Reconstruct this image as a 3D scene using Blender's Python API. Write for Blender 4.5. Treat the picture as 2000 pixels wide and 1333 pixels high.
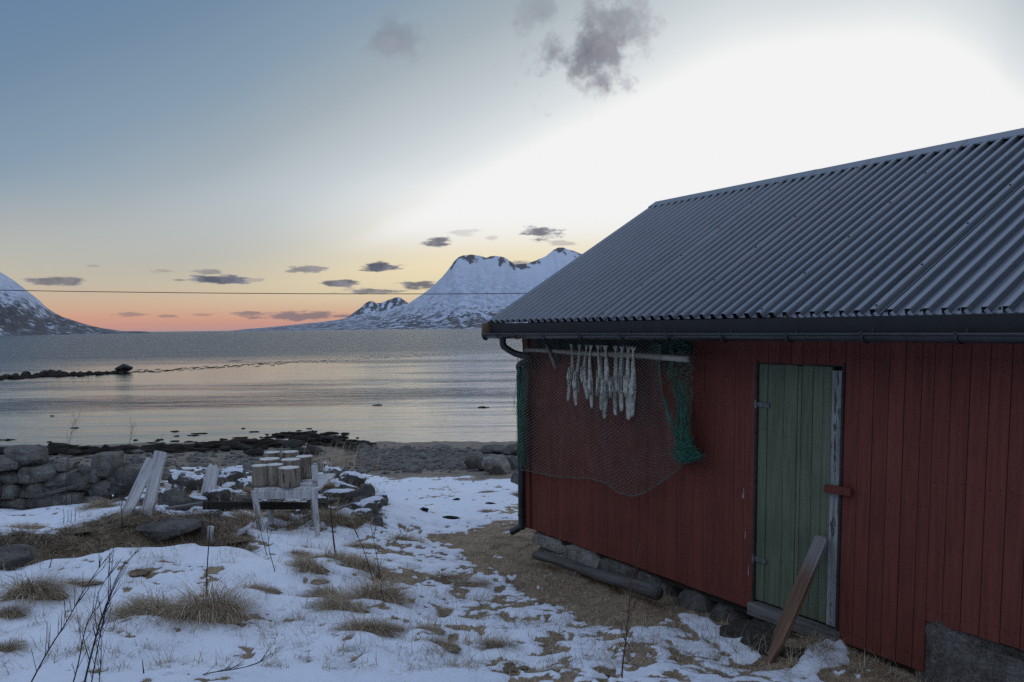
import bpy, bmesh, math, random
import numpy as np
from mathutils import Vector, Matrix

scene = bpy.context.scene
for o in list(bpy.data.objects):
    bpy.data.objects.remove(o)
COL = scene.collection

# ------------------------------------------------------------------ camera
F, CX, CY, EYE = 1690.0, 1000.0, 813.0, 1.87
PITCH, ROLL = math.atan(173 / 1690), math.asin(.0117)
_fw = np.array([0, math.cos(PITCH), -math.sin(PITCH)])
_u0 = np.array([0, math.sin(PITCH), math.cos(PITCH)])
_x0 = np.array([1.0, 0, 0])
_rt = math.cos(ROLL) * _x0 - math.sin(ROLL) * _u0
_up = math.sin(ROLL) * _x0 + math.cos(ROLL) * _u0
EYEP = np.array([0, 0, EYE])
cam = bpy.data.cameras.new('camera')
cam.sensor_width = 36
cam.lens = 36 * F / 2000
cam.shift_y = (CY - 666.5) / 2000
cam.clip_start = .05
cam.clip_end = 60000
camo = bpy.data.objects.new('camera', cam)
COL.objects.link(camo)
camo.matrix_world = Matrix(((_rt[0], _up[0], -_fw[0], 0), (_rt[1], _up[1], -_fw[1], 0),
                            (_rt[2], _up[2], -_fw[2], EYE), (0, 0, 0, 1)))
scene.camera = camo
scene.view_settings.view_transform = 'Standard'
scene.view_settings.look = 'None'
scene.view_settings.exposure = 0.0
scene.view_settings.gamma = 1
scene.cycles.use_denoising = False
scene.cycles.max_bounces = 6


def ray(px, py):
    return (px - CX) / F * _rt - (py - CY) / F * _up + _fw


def at(px, py, d):
    """world point on the ray through a photo pixel at forward distance d"""
    r = ray(px, py)
    return EYEP + r * (d / r[1])


def azel(px, py):
    r = ray(px, py)
    return math.degrees(math.atan2(r[0], r[1])), math.degrees(math.atan2(r[2], math.hypot(r[0], r[1])))


def project(x, y, z):
    p = np.stack([x, y, z - EYE], -1)
    c = np.maximum(p @ _fw, .05)
    return CX + F * (p @ _rt) / c, CY - F * (p @ _up) / c


def lin(r, g=None, b=None):
    if g is None:
        r, g, b = r
    return tuple(((v / 255) / 12.92 if v / 255 <= .04045 else ((v / 255 + .055) / 1.055) ** 2.4) for v in (r, g, b)) + (1,)


# ------------------------------------------------------------------ node helper
class NT:
    def __init__(self, tree):
        self.t = tree
        self.n = tree.nodes
        self.l = tree.links

    def node(self, kind, **kw):
        nd = self.n.new(kind)
        for k, v in kw.items():
            setattr(nd, k, v)
        return nd

    def put(self, sock, v):
        if hasattr(v, 'is_linked') or isinstance(v, bpy.types.NodeSocket):
            self.l.new(v, sock)
        elif v is not None:
            if sock.type == 'RGBA' and len(v) == 3:
                v = tuple(v) + (1,)
            sock.default_value = v

    def math(self, op, a, b=None, c=None, clamp=False):
        nd = self.node('ShaderNodeMath', operation=op, use_clamp=clamp)
        self.put(nd.inputs[0], a)
        if b is not None:
            self.put(nd.inputs[1], b)
        if c is not None:
            self.put(nd.inputs[2], c)
        return nd.outputs[0]

    def vmath(self, op, a, b=None):
        nd = self.node('ShaderNodeVectorMath', operation=op)
        self.put(nd.inputs[0], a)
        if b is not None:
            self.put(nd.inputs[1], b)
        return nd.outputs['Value'] if op in ('LENGTH', 'DOT_PRODUCT', 'DISTANCE') else nd.outputs[0]

    def smooth(self, v, a, b, lo=0.0, hi=1.0):
        nd = self.node('ShaderNodeMapRange', interpolation_type='SMOOTHSTEP')
        self.put(nd.inputs[0], v)
        nd.inputs[1].default_value, nd.inputs[2].default_value = a, b
        nd.inputs[3].default_value, nd.inputs[4].default_value = lo, hi
        return nd.outputs[0]

    def mix(self, f, a, b, blend='MIX'):
        nd = self.node('ShaderNodeMix', data_type='RGBA', blend_type=blend)
        self.put(nd.inputs[0], f)
        self.put(nd.inputs[6], a)
        self.put(nd.inputs[7], b)
        return nd.outputs[2]

    def noise(self, vec, scale, detail=4, rough=.55, out=0, dist=0.0):
        nd = self.node('ShaderNodeTexNoise')
        if vec is not None:
            self.l.new(vec, nd.inputs['Vector'])
        nd.inputs['Scale'].default_value = scale
        nd.inputs['Detail'].default_value = detail
        nd.inputs['Roughness'].default_value = rough
        nd.inputs['Distortion'].default_value = dist
        return nd.outputs[out]

    def scale(self, vec, s):
        return self.vmath('MULTIPLY', vec, s)

    def ramp(self, f, stops, interp='LINEAR'):
        nd = self.node('ShaderNodeValToRGB')
        self.put(nd.inputs[0], f)
        cr = nd.color_ramp
        cr.interpolation = interp
        while len(cr.elements) < len(stops):
            cr.elements.new(.5)
        for e, (p, c) in zip(cr.elements, stops):
            e.position = p
            e.color = tuple(c) if len(c) == 4 else tuple(c) + (1,)
        return nd.outputs[0]

    def attr(self, name):
        return self.node('ShaderNodeAttribute', attribute_name=name).outputs['Fac']

    def bump(self, h, strength, dist, normal=None):
        nd = self.node('ShaderNodeBump')
        nd.inputs['Strength'].default_value = strength
        self.put(nd.inputs['Distance'], dist)
        self.l.new(h, nd.inputs['Height'])
        if normal is not None:
            self.l.new(normal, nd.inputs['Normal'])
        return nd.outputs[0]


# ------------------------------------------------------------------ sky
world = bpy.data.worlds.new('World')
scene.world = world
world.use_nodes = True
W = NT(world.node_tree)
W.n.clear()
_d = W.node('ShaderNodeTexCoord').outputs['Generated']
_sep = W.node('ShaderNodeSeparateXYZ')
W.l.new(_d, _sep.inputs[0])
az = W.math('MULTIPLY', W.math('ARCTAN2', _sep.outputs[0], _sep.outputs[1]), 57.29578)
el = W.math('MULTIPLY', W.math('ARCSINE', _sep.outputs[2]), 57.29578)
elp = W.math('MAXIMUM', el, 0.0)
tel = W.math('SQRT', W.math('DIVIDE', elp, 90.0))


def tp(e):
    return math.sqrt(e / 90)


front = W.ramp(tel, [(tp(0), lin(170, 146, 148)), (tp(.4), lin(198, 148, 137)), (tp(.9), lin(206, 157, 136)), (tp(1.7), lin(203, 174, 149)),
                     (tp(2.8), lin(195, 184, 165)), (tp(4.5), lin(183, 183, 175)), (tp(8), lin(174, 177, 174))])
back = W.ramp(tel, [(0, lin(66, 68, 80)), (tp(10), lin(78, 82, 96)), (tp(21), lin(182, 190, 207)), (tp(45), lin(176, 194, 224)), (1, lin(172, 193, 229))])  # unseen sky behind camera: low band darkened for rib sides, top brightened for snow
# the edge of the afterglow climbs from left to right and sinks again beyond it
_bp = [azel(*p) for p in ((330, 650), (780, 432), (1000, 322), (1250, 195), (1450, 112), (1600, 80), (1750, 70), (1900, 120), (2000, 205))]
_bp = [(-60.0, _bp[0][1] - 15)] + _bp + [(45.0, 4.0), (80.0, -14.0)]
fc_ = W.node('ShaderNodeFloatCurve')
cu = fc_.mapping.curves[0]
while len(cu.points) < len(_bp):
    cu.points.new(.5, .5)
for p_, (a_, e_) in zip(cu.points, _bp):
    p_.location = ((a_ + 60) / 140, (e_ + 20) / 50)
    p_.handle_type = 'AUTO_CLAMPED'
fc_.mapping.update()
W.l.new(W.math('DIVIDE', W.math('ADD', az, 60.0), 140.0, clamp=True), fc_.inputs['Value'])
elb = W.math('MULTIPLY_ADD', fc_.outputs[0], 50.0, -20.0)
dg = W.math('SUBTRACT', el, elb)
dg = W.math('ADD', dg, W.math('MULTIPLY', W.math('SUBTRACT', W.noise(W.scale(_d, (3, 3, 3)), 1.0, 3), .5), 1.6))
high = W.ramp(W.math('DIVIDE', dg, 45.0, clamp=True),
              [(0, lin(243, 243, 243)), (.6 / 45, lin(236, 238, 238)), (2 / 45, lin(219, 224, 227)), (5 / 45, lin(193, 202, 207)), (9 / 45, lin(163, 175, 184)),
               (13 / 45, lin(136, 157, 175)), (18 / 45, lin(113, 139, 165)), (25 / 45, lin(92, 123, 160)), (1, lin(82, 113, 156))])
sky = W.mix(W.smooth(el, 3.5, 9.5), front, high)
glowc = W.mix(W.smooth(el, 3, 8), lin(236, 220, 182), lin(238, 238, 232))
sky = W.mix(W.math('MULTIPLY', W.math('MULTIPLY', W.smooth(dg, 5.0, -5.0), W.smooth(el, .2, 4.2)), W.smooth(el, 11.0, 6.5)), sky, glowc)
sky = W.mix(W.math('MULTIPLY', W.smooth(dg, .9, -.9), W.smooth(el, 4.5, 7.5)), sky, lin(243, 243, 243))
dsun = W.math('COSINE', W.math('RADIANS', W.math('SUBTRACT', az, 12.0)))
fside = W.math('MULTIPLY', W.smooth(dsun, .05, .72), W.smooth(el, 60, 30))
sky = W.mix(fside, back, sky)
# clouds, each at its own bearing and height
_cv = W.node('ShaderNodeCombineXYZ')
W.l.new(az, _cv.inputs[0])
W.l.new(el, _cv.inputs[1])
ae = _cv.outputs[0]
nsmall = W.noise(W.scale(ae, (.5, 2.1, 1)), 1.0, 8, .66)
nbig = W.noise(W.scale(ae, (.42, .42, 1)), 1.0, 8, .62)
clouds = [(105, 552, 62, 12, .75, 0), (420, 546, 72, 11, .95, 0), (405, 532, 34, 7, .55, 0), (352, 547, 30, 5, .6, 0),
          (603, 525, 50, 8, .7, 0), (573, 529, 20, 5, .6, 0), (745, 522, 46, 12, 1, 0), (665, 554, 46, 8, .85, 0),
          (722, 569, 75, 7, .75, 0), (815, 558, 52, 9, .8, 0), (855, 471, 32, 12, .8, 0), (905, 455, 36, 7, .25, 0),
          (1060, 456, 42, 15, .8, 0), (1098, 475, 26, 8, .4, 0), (590, 616, 110, 11, .75, 0), (487, 612, 30, 5, .65, 0),
          (262, 615, 46, 6, .5, 0), (325, 617, 24, 4, .5, 0), (400, 615, 34, 4, .4, 0), (1020, 515, 44, 6, .6, 0),
          (182, 520, 18, 4, .3, 0), (325, 530, 30, 7, .3, 0), (500, 548, 26, 5, .4, 0), (960, 465, 14, 6, .25, 0),
          (1145, 100, 130, 112, .8, 1), (1195, 45, 95, 90, .6, 1), (1060, 25, 60, 50, .35, 1), (770, 75, 85, 55, .38, 1)]
cm = None
for (px, py, hw, hh, st, big) in clouds:
    a0, e0 = azel(px, py)
    a1, _ = azel(px + hw, py)
    _, e1 = azel(px, py - hh)
    v = W.vmath('SUBTRACT', ae, (a0, e0, 0))
    v = W.vmath('MULTIPLY', v, (1 / (a1 - a0), 1 / (e1 - e0), 0))
    r = W.vmath('LENGTH', v)
    k = W.math('MULTIPLY_ADD', nbig if big else nsmall, 3.6, -1.08)
    m = W.smooth(W.math('SUBTRACT', k, r), -.25, .7 if big else .3, 0.0, min(1, st * 1.12))
    cm = m if cm is None else W.math('MAXIMUM', cm, m)
ccol = W.mix(W.smooth(nbig, .4, .65), lin(92, 96, 110), lin(140, 138, 150))
ccol = W.mix(W.smooth(el, 2.2, .8), ccol, lin(126, 113, 122))
sky = W.mix(cm, sky, ccol)
# below the horizon: same tone as the sea
sky = W.mix(W.smooth(el, -.2, -3), sky, lin(80, 95, 120))
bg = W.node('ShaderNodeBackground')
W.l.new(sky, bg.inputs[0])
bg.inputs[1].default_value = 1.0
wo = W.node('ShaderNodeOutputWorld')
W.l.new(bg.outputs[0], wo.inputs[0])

# faint warm light of the glow beyond the mountains
sl = bpy.data.lights.new('sun', 'SUN')
sl.energy = .38
sl.angle = math.radians(30)
sl.color = (1, .92, .82)
so = bpy.data.objects.new('sun', sl)
COL.objects.link(so)
_sd = Vector((math.sin(math.radians(22)) * math.cos(math.radians(9)), math.cos(math.radians(22)) * math.cos(math.radians(9)),
              math.sin(math.radians(9))))
so.rotation_euler = _sd.to_track_quat('Z', 'Y').to_euler()
so.location = (20, 40, 30)

# ------------------------------------------------------------------ numpy noise
_rng = np.random.RandomState(7)
_perm = np.concatenate([_rng.permutation(1024)] * 2)
_ga = _rng.rand(1024) * 2 * np.pi
_gx, _gy = np.cos(_ga), np.sin(_ga)


def perlin(x, y, seed=0):
    x = np.asarray(x, float) + seed * 17.31
    y = np.asarray(y, float) + seed * 9.77
    xi, yi = np.floor(x).astype(int), np.floor(y).astype(int)
    xf, yf = x - xi, y - yi
    u, v = xf * xf * xf * (xf * (xf * 6 - 15) + 10), yf * yf * yf * (yf * (yf * 6 - 15) + 10)

    def g(ix, iy, dx, dy):
        h = _perm[(_perm[ix & 1023] + iy) & 1023]
        return _gx[h] * dx + _gy[h] * dy
    n00, n10 = g(xi, yi, xf, yf), g(xi + 1, yi, xf - 1, yf)
    n01, n11 = g(xi, yi + 1, xf, yf - 1), g(xi + 1, yi + 1, xf - 1, yf - 1)
    return (n00 * (1 - u) + n10 * u) * (1 - v) + (n01 * (1 - u) + n11 * u) * v


def fbm(x, y, o=4, seed=0, gain=.5):
    s, a, f = 0, 1, 1
    for i in range(o):
        s = s + a * perlin(x * f, y * f, seed + i * 3)
        a *= gain
        f *= 2.03
    return s


def sm(v, a, b):
    t = np.clip((np.asarray(v, float) - a) / (b - a), 0, 1)
    return t * t * (3 - 2 * t)


def polyd(px, py, poly):
    """signed pixel distance to a polygon, positive inside"""
    px, py = np.asarray(px, float), np.asarray(py, float)
    d = np.full(px.shape, 1e18)
    ins = np.zeros(px.shape, bool)
    n = len(poly)
    for i in range(n):
        ax, ay = poly[i]
        bx, by = poly[(i + 1) % n]
        ex, ey = bx - ax, by - ay
        t = np.clip(((px - ax) * ex + (py - ay) * ey) / (ex * ex + ey * ey), 0, 1)
        d = np.minimum(d, (px - ax - t * ex) ** 2 + (py - ay - t * ey) ** 2)
        cond = ((ay > py) != (by > py))
        with np.errstate(divide='ignore', invalid='ignore'):
            xin = (bx - ax) * (py - ay) / (by - ay if by != ay else 1e-9) + ax
        ins ^= cond & (px < xin)
    d = np.sqrt(d)
    return np.where(ins, d, -d)


# ------------------------------------------------------------------ terrain functions
SEA = -1.9
DRIFTS = []
ctrl = [(1045, 1090, -.25), (1170, 1110, -.15), (1290, 1172, -.16), (1400, 1208, -.14), (1500, 1222, -.10), (1650, 1262, -.06),
        (1800, 1316, -.02), (1950, 1380, -.02),
        (1500, 1333, -.03), (1250, 1333, .02), (1000, 1333, .07), (750, 1333, .09), (500, 1333, .11), (250, 1333, .13), (0, 1333, .16),
        (1100, 1200, -.13), (1000, 1150, -.16), (900, 1100, -.18), (950, 1060, -.24), (1005, 1045, -.26), (1300, 1270, -.06),
        (1200, 1250, -.06), (900, 1250, .0), (700, 1250, .05), (700, 1150, -.02), (560, 1250, .08), (400, 1230, .11), (200, 1230, .13), (0, 1230, .16),
        (800, 1050, -.28), (900, 1010, -.42), (810, 990, -.5), (950, 965, -.7), (770, 960, -.66), (850, 940, -1.0), (1000, 960, -.6), (740, 940, -1.0),
        (500, 1035, -.02), (620, 1030, -.03), (600, 1080, .0), (700, 1050, -.1), (640, 1100, .03),
        (0, 1130, .18), (150, 1105, .2), (300, 1080, .18), (420, 1076, .15), (500, 1085, .08),
        (50, 1060, .06), (250, 1040, .06), (400, 1020, .02),
        (100, 1030, .03), (200, 1010, -.02), (300, 1000, -.04), (0, 1000, -.1), (400, 985, -.04), (550, 985, -.02), (600, 960, .04),
        (680, 985, -.05), (670, 945, .06), (480, 950, .0), (360, 960, -.02), (-300, 1000, 0), (-300, 1200, .2)]
P, V = [], []
for (px, py, z) in ctrl:
    r = ray(px, py)
    t = (z - EYE) / r[2]
    q = EYEP + r * t
    P.append((q[0] / max(q[1], 3), math.log(max(q[1], 3))))
    V.append(z)
for y, z in ((11.6, -.55), (13, -.8), (17, -1.06), (23, -1.5), (28.7, -1.9), (34, -2.3), (60, -3.6), (150, -6)):
    for u in (-1.1, -.62, -.4, -.17, .02, .25, .6):
        if y < 12 and -.18 < u < .1:
            continue
        P.append((u, math.log(y)))
        V.append(z)
P = np.array(P)
V = np.array(V)
P[:, 1] *= .8


def _phi(r2):
    return .5 * r2 * np.log(np.maximum(r2, 1e-12))


_n = len(P)
_A = np.zeros((_n + 3, _n + 3))
_A[:_n, :_n] = _phi(((P[:, None] - P[None]) ** 2).sum(-1)) + np.eye(_n) * 2e-4
_A[:_n, _n] = 1
_A[:_n, _n + 1:] = P
_A[_n:, :_n] = _A[:_n, _n:].T
_w = np.linalg.solve(_A, np.concatenate([V, np.zeros(3)]))


def base_h(x, y):
    x = np.asarray(x, float)
    y = np.asarray(y, float)
    yy = np.clip(y, 3.6, 150)
    u = np.clip(x / yy, -1.2, .75)
    v = np.log(yy) * .8
    out = np.full(x.shape, _w[_n])
    out = out + _w[_n + 1] * u + _w[_n + 2] * v
    for i in range(_n):
        out = out + _w[i] * _phi((u - P[i, 0]) ** 2 + (v - P[i, 1]) ** 2)
    return out


crest = [(-400, 1180), (-100, 1145), (0, 1132), (70, 1125), (150, 1106), (230, 1085), (300, 1080), (380, 1070), (420, 1075), (480, 1078), (505, 1088)]
_cx = np.array([c[0] for c in crest], float)
_cy = np.array([c[1] for c in crest], float)
STRAW = [(850, 1058), (905, 1036), (1012, 1014), (1060, 1030), (1300, 1120), (1480, 1180), (1650, 1230), (1850, 1300), (2100, 1400), (1720, 1400),
         (1560, 1310), (1420, 1275), (1290, 1232), (1200, 1235), (1080, 1190), (985, 1140), (905, 1096)]
PATCHY = [(720, 1035), (850, 1040), (1000, 1130), (1200, 1225), (1420, 1265), (1560, 1300), (1700, 1400), (1050, 1400), (930, 1290), (760, 1215), (690, 1130)]
BANK = [(-300, 1150), (0, 1102), (60, 1080), (150, 1062), (230, 1056), (300, 1036), (420, 1032), (500, 1062), (507, 1086), (420, 1078), (300, 1084), (150, 1110), (0, 1138), (-300, 1190)]
PILE = [(270, 920), (720, 905), (750, 1010), (650, 1050), (520, 1045), (400, 1020), (270, 1000)]
STEPSNOW = [(1325, 1200), (1372, 1205), (1430, 1240), (1490, 1288), (1440, 1296), (1370, 1245)]
DOORPATCH = [(1390, 1222), (1500, 1205), (1610, 1245), (1600, 1285), (1510, 1300), (1440, 1270)]
WALLSNOW = [(1545, 1312), (1580, 1275), (1640, 1262), (1660, 1290), (1600, 1312)]
WALLDIRT = [(1020, 1060), (1300, 1140), (1480, 1200), (1640, 1250), (1820, 1310), (1800, 1335), (1640, 1280), (1400, 1230), (1200, 1165), (1040, 1105)]


def cover(x, y, z):
    """snow, beach, weed masks of ground points"""
    px, py = project(x, y, z)
    px = np.where(y < 3, 0, px)
    py = np.where(y < 3, 1400, py)
    c = np.full(np.shape(px), .755)

    def over(c, poly, val, soft=14):
        return c + (val - c) * sm(polyd(px, py, poly), -soft, soft)
    c = over(c, [(420, 1050), (560, 1040), (760, 1040), (740, 1150), (640, 1260), (520, 1180), (440, 1090)], .76, 40)
    c = over(c, [(-100, 985), (320, 985), (330, 1040), (100, 1075), (-100, 1090)], .74, 20)
    c = over(c, PATCHY, .53, 40)
    c = over(c, PILE, .5, 14)
    c = over(c, STRAW, .06, 24)
    ddc = np.interp(px, _cx, _cy) - py
    bank = sm(ddc, 1, 4) * sm(ddc, 27, 21) * sm(px, 510, 440) * (y > 5)
    c = c - bank * 1.1
    c = over(c, WALLDIRT, -.1, 10)
    c = over(c, DOORPATCH, -.35, 8)
    c = over(c, STEPSNOW, 1.15, 7)
    c = over(c, WALLSNOW, .9, 8)
    c = over(c, [(715, 930), (1030, 930), (1030, 1000), (900, 1040), (760, 1030), (735, 980)], .78, 14)
    c = over(c, [(905, 1018), (1030, 985), (1030, 1012), (925, 1032)], .6, 10)
    n = .55 * fbm(x * 1.7, y * 1.7, 3, 11) + .6 * fbm(x * 6.5, y * 6.5, 3, 23) + .5 * fbm(x * 17, y * 17, 2, 29)
    edge = np.interp(px, [0, 270, 330, 500, 640, 720, 760, 1015, 1040], [930, 930, 922, 912, 905, 925, 934, 938, 938])
    beach = sm(py + 10 * fbm(x * .8, y * .8, 3, 5), edge + 5, edge - 5) * sm(y, 9.5, 10.5)
    snow = sm(c + .8 * n, .38, .58) * (1 - beach)
    wl = np.interp(px, [0, 350, 500, 640, 690, 740, 1020], [884, 890, 888, 884, 880, 864, 864])
    weed = sm(py + 16 * fbm(x * .45, y * .45, 3, 8), wl + 2, wl - 6) * sm(px, 735, 690) * beach
    return snow, beach, weed, px, py


def height(x, y, full=False):
    x = np.asarray(x, float)
    y = np.asarray(y, float)
    z = base_h(x, y)
    snow, beach, weed, px, py = cover(x, y, z)
    near = sm(y, 13, 9) * (1 - beach)
    # hollow behind the crest of the drift, bank behind it
    cy = np.interp(px, _cx, _cy)
    lim = sm(px, 530, 425)
    dd = (cy - py)                      # >0 = behind the crest
    z = z - near * lim * .07 * np.exp(-((dd - 4) / 4.0) ** 2)
    z = z + near * lim * .19 * sm(dd, 4, 22) * sm(dd, 80, 36)
    z = z + near * lim * .05 * np.exp(-((dd + 8) / 14.0) ** 2)
    for (tx, ty, tw) in DRIFTS:
        z = z + near * .030 * np.exp(-(((x - tx) / (tw * .75)) ** 2 + ((y - ty + tw * .62) / (tw * .42)) ** 2))
    # lumps
    z = z + near * (.08 * fbm(x * 1.3, y * 1.3, 3, 31) + .024 * fbm(x * 4.2, y * 4.2, 3, 37) * (1.15 - snow * .7))
    ftp = perlin(x * 3.1, y * 4.4, 71)
    z = z - near * .042 * sm(ftp, .28, .5) * snow
    z = z + near * .022 * np.abs(fbm(x * 11, y * 11, 2, 41)) * (1 - snow)
    z = z + near * .035 * snow
    z = z + (1 - near) * sm(y, 8, 14) * (.05 * fbm(x * .6, y * .6, 4, 51) + .03 * np.abs(fbm(x * 2.2, y * 2.2, 3, 53)) * sm(y, 60, 20))
    z = z + weed * (.01 + .07 * np.abs(fbm(x * .9, y * .9, 3, 61)))
    if full:
        return z, snow, beach, weed, px, py
    return z


def hz(x, y):
    return float(height(np.array([x]), np.array([y]))[0])


def hit(px, py, d0=3.2, d1=40):
    """where the sight line through a photo point meets the ground"""
    d = np.geomspace(d0, d1, 900)
    r = ray(px, py)
    pts = EYEP[None] + r[None] * (d / r[1])[:, None]
    h = height(pts[:, 0], pts[:, 1])
    b = np.where(pts[:, 2] < h)[0]
    i = b[0] if len(b) else len(d) - 1
    p = pts[i]
    return np.array([p[0], p[1], h[i]])


# ------------------------------------------------------------------ mesh builder
class MB:
    def __init__(self):
        self.v, self.f, self.m, self.tint = [], [], [], []

    def box(self, c, s, M=None, mat=0, taper=None):
        """box of centre c and full size s, optional 3x3 columns M"""
        b = len(self.v)
        M = np.eye(3) if M is None else np.asarray(M)
        for dx in (-.5, .5):
            for dy in (-.5, .5):
                for dz in (-.5, .5):
                    k = 1 if taper is None or dz < 0 else taper
                    self.v.append(np.asarray(c) + M @ np.array([dx * s[0] * k, dy * s[1] * k, dz * s[2]]))
        for q in ((0, 1, 3, 2), (4, 6, 7, 5), (0, 4, 5, 1), (2, 3, 7, 6), (0, 2, 6, 4), (1, 5, 7, 3)):
            self.f.append([b + i for i in q])
            self.m.append(mat)

    def prism(self, poly, axis0, axis1, origin, depth_vec, mat=0):
        """extrude 2-D outline poly (in axis0, axis1) along depth_vec"""
        b = len(self.v)
        n = len(poly)
        a0, a1, o, dv = map(np.asarray, (axis0, axis1, origin, depth_vec))
        for k in (0, 1):
            for (p, q) in poly:
                self.v.append(o + a0 * p + a1 * q + dv * k)
        self.f.append([b + i for i in range(n)][::-1])
        self.f.append([b + n + i for i in range(n)])
        for i in range(n):
            j = (i + 1) % n
            self.f.append([b + i, b + j, b + n + j, b + n + i])
        self.m += [mat] * (n + 2)

    def tube(self, pts, rad, sides=8, mat=0, cap=True):
        pts = [np.asarray(p, float) for p in pts]
        if not hasattr(rad, '__len__'):
            rad = [rad] * len(pts)
        b = len(self.v)
        up = np.array([.13, .21, .97])
        for i, p in enumerate(pts):
            t = pts[min(i + 1, len(pts) - 1)] - pts[max(i - 1, 0)]
            t = t / (np.linalg.norm(t) + 1e-12)
            if abs(t @ up) > .97:
                up = np.array([.97, .2, .1])
            a = np.cross(t, up)
            a /= np.linalg.norm(a)
            c = np.cross(a, t)
            for k in range(sides):
                an = 2 * math.pi * k / sides
                self.v.append(p + rad[i] * (math.cos(an) * a + math.sin(an) * c))
        for i in range(len(pts) - 1):
            for k in range(sides):
                k2 = (k + 1) % sides
                self.f.append([b + i * sides + k, b + i * sides + k2, b + (i + 1) * sides + k2, b + (i + 1) * sides + k])
                self.m.append(mat)
        if cap:
            self.f.append([b + k for k in range(sides)][::-1])
            self.f.append([b + (len(pts) - 1) * sides + k for k in range(sides)])
            self.m += [mat, mat]

    def blade(self, pts, w, side, tint):
        b = len(self.v)
        n = len(pts)
        for i, p in enumerate(pts):
            k = w * (1 - .85 * i / (n - 1)) * .5
            self.v.append(p - side * k)
            self.v.append(p + side * k)
            self.tint += [tint, tint]
        for i in range(n - 1):
            self.f.append([b + 2 * i, b + 2 * i + 1, b + 2 * i + 3, b + 2 * i + 2])
            self.m.append(0)

    def build(self, name, mats, parent=None, smooth=False, bevel=0, loc=None):
        me = bpy.data.meshes.new(name)
        me.from_pydata([tuple(p) for p in self.v], [], self.f)
        if not isinstance(mats, (list, tuple)):
            mats = [mats]
        for m in mats:
            me.materials.append(m)
        if len(mats) > 1:
            me.polygons.foreach_set('material_index', self.m)
        if smooth:
            me.polygons.foreach_set('use_smooth', [True] * len(self.f))
        if self.tint and len(self.tint) == len(self.v):
            a = me.attributes.new('tint', 'FLOAT', 'POINT')
            a.data.foreach_set('value', np.array(self.tint, np.float32))
        bm = bmesh.new()
        bm.from_mesh(me)
        if len(bm.faces) < 60000 and not self.tint:
            bmesh.ops.recalc_face_normals(bm, faces=bm.faces)
            bm.to_mesh(me)
        bm.free()
        o = bpy.data.objects.new(name, me)
        COL.objects.link(o)
        if parent is not None:
            o.parent = parent
        if loc is not None:
            o.location = loc
        if bevel:
            md = o.modifiers.new('bevel', 'BEVEL')
            md.width = bevel
            md.segments = 2
            md.limit_method = 'ANGLE'
        return o


def tag(o, label=None, cat=None, group=None, kind=None):
    if label:
        o['label'] = label
    if cat:
        o['category'] = cat
    if group:
        o['group'] = group
    if kind:
        o['kind'] = kind
    return o


def empty(name, loc, rz=0.0):
    o = bpy.data.objects.new(name, None)
    o.empty_display_size = .1
    COL.objects.link(o)
    o.location = tuple(loc)
    o.rotation_euler = (0, 0, rz)
    return o


# ------------------------------------------------------------------ materials
def material(name):
    m = bpy.data.materials.new(name)
    m.use_nodes = True
    T = NT(m.node_tree)
    T.n.clear()
    out = T.node('ShaderNodeOutputMaterial')
    b = T.node('ShaderNodeBsdfPrincipled')
    T.l.new(b.outputs[0], out.inputs[0])
    T.b = b
    T.obj = T.node('ShaderNodeTexCoord').outputs['Object']
    T.geo = T.node('ShaderNodeNewGeometry')
    T.pos = T.geo.outputs['Position']
    T.rnd = T.node('ShaderNodeObjectInfo').outputs['Random']
    return m, T


def setp(T, color=None, rough=None, normal=None, metal=None, spec=None):
    if color is not None:
        T.put(T.b.inputs['Base Color'], color)
    if rough is not None:
        T.put(T.b.inputs['Roughness'], rough)
    if normal is not None:
        T.l.new(normal, T.b.inputs['Normal'])
    if metal is not None:
        T.b.inputs['Metallic'].default_value = metal
    if spec is not None:
        T.b.inputs['Specular IOR Level'].default_value = spec


SNOW = (.74, .79, .87, 1)


def mat_ground():
    m, T = material('ground')
    snow, beach, weed = T.attr('snow'), T.attr('beach'), T.attr('weed')
    n1 = T.noise(T.pos, 38, 5, .65)
    n2 = T.noise(T.pos, 9, 4, .6)
    n3 = T.noise(T.scale(T.pos, (1, .35, 1)), 120, 3, .7)
    straw = T.ramp(T.math('MULTIPLY_ADD', n3, .6, T.math('MULTIPLY', n2, .5)),
                   [(.3, (.085, .063, .042)), (.5, (.23, .175, .115)), (.66, (.39, .30, .20)), (.85, (.52, .42, .30))])
    soil = T.mix(T.smooth(n2, .6, .75), straw, (.09, .07, .05, 1))
    sandc = T.mix(T.smooth(T.noise(T.pos, 3.2, 5, .7), .42, .62), (.24, .205, .16, 1), (.12, .108, .095, 1))
    sandc = T.mix(T.smooth(T.noise(T.pos, 26, 4, .7), .55, .7), sandc, (.06, .058, .06, 1))
    weedc = T.mix(T.smooth(n2, .4, .65), (.014, .012, .009, 1), (.10, .08, .06, 1))
    col = T.mix(beach, soil, sandc)
    col = T.mix(weed, col, weedc)
    s = T.smooth(T.math('ADD', snow, T.math('MULTIPLY', T.math('SUBTRACT', n1, .5), .9)), .42, .60)
    sc = T.mix(T.smooth(T.noise(T.pos, 70, 4, .7), .66, .8), SNOW, (.45, .43, .42, 1))
    col = T.mix(s, col, sc)
    nb = T.bump(T.noise(T.pos, 55, 5, .65), .55, .012)
    nb = T.bump(T.noise(T.pos, 5, 5, .6), .55, .06, nb)
    nb = T.bump(s, .5, .012, nb)
    setp(T, col, T.mix(weed, (.85, .85, .85, 1), (.35, .35, .35, 1)), nb, spec=.25)
    return m


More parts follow.
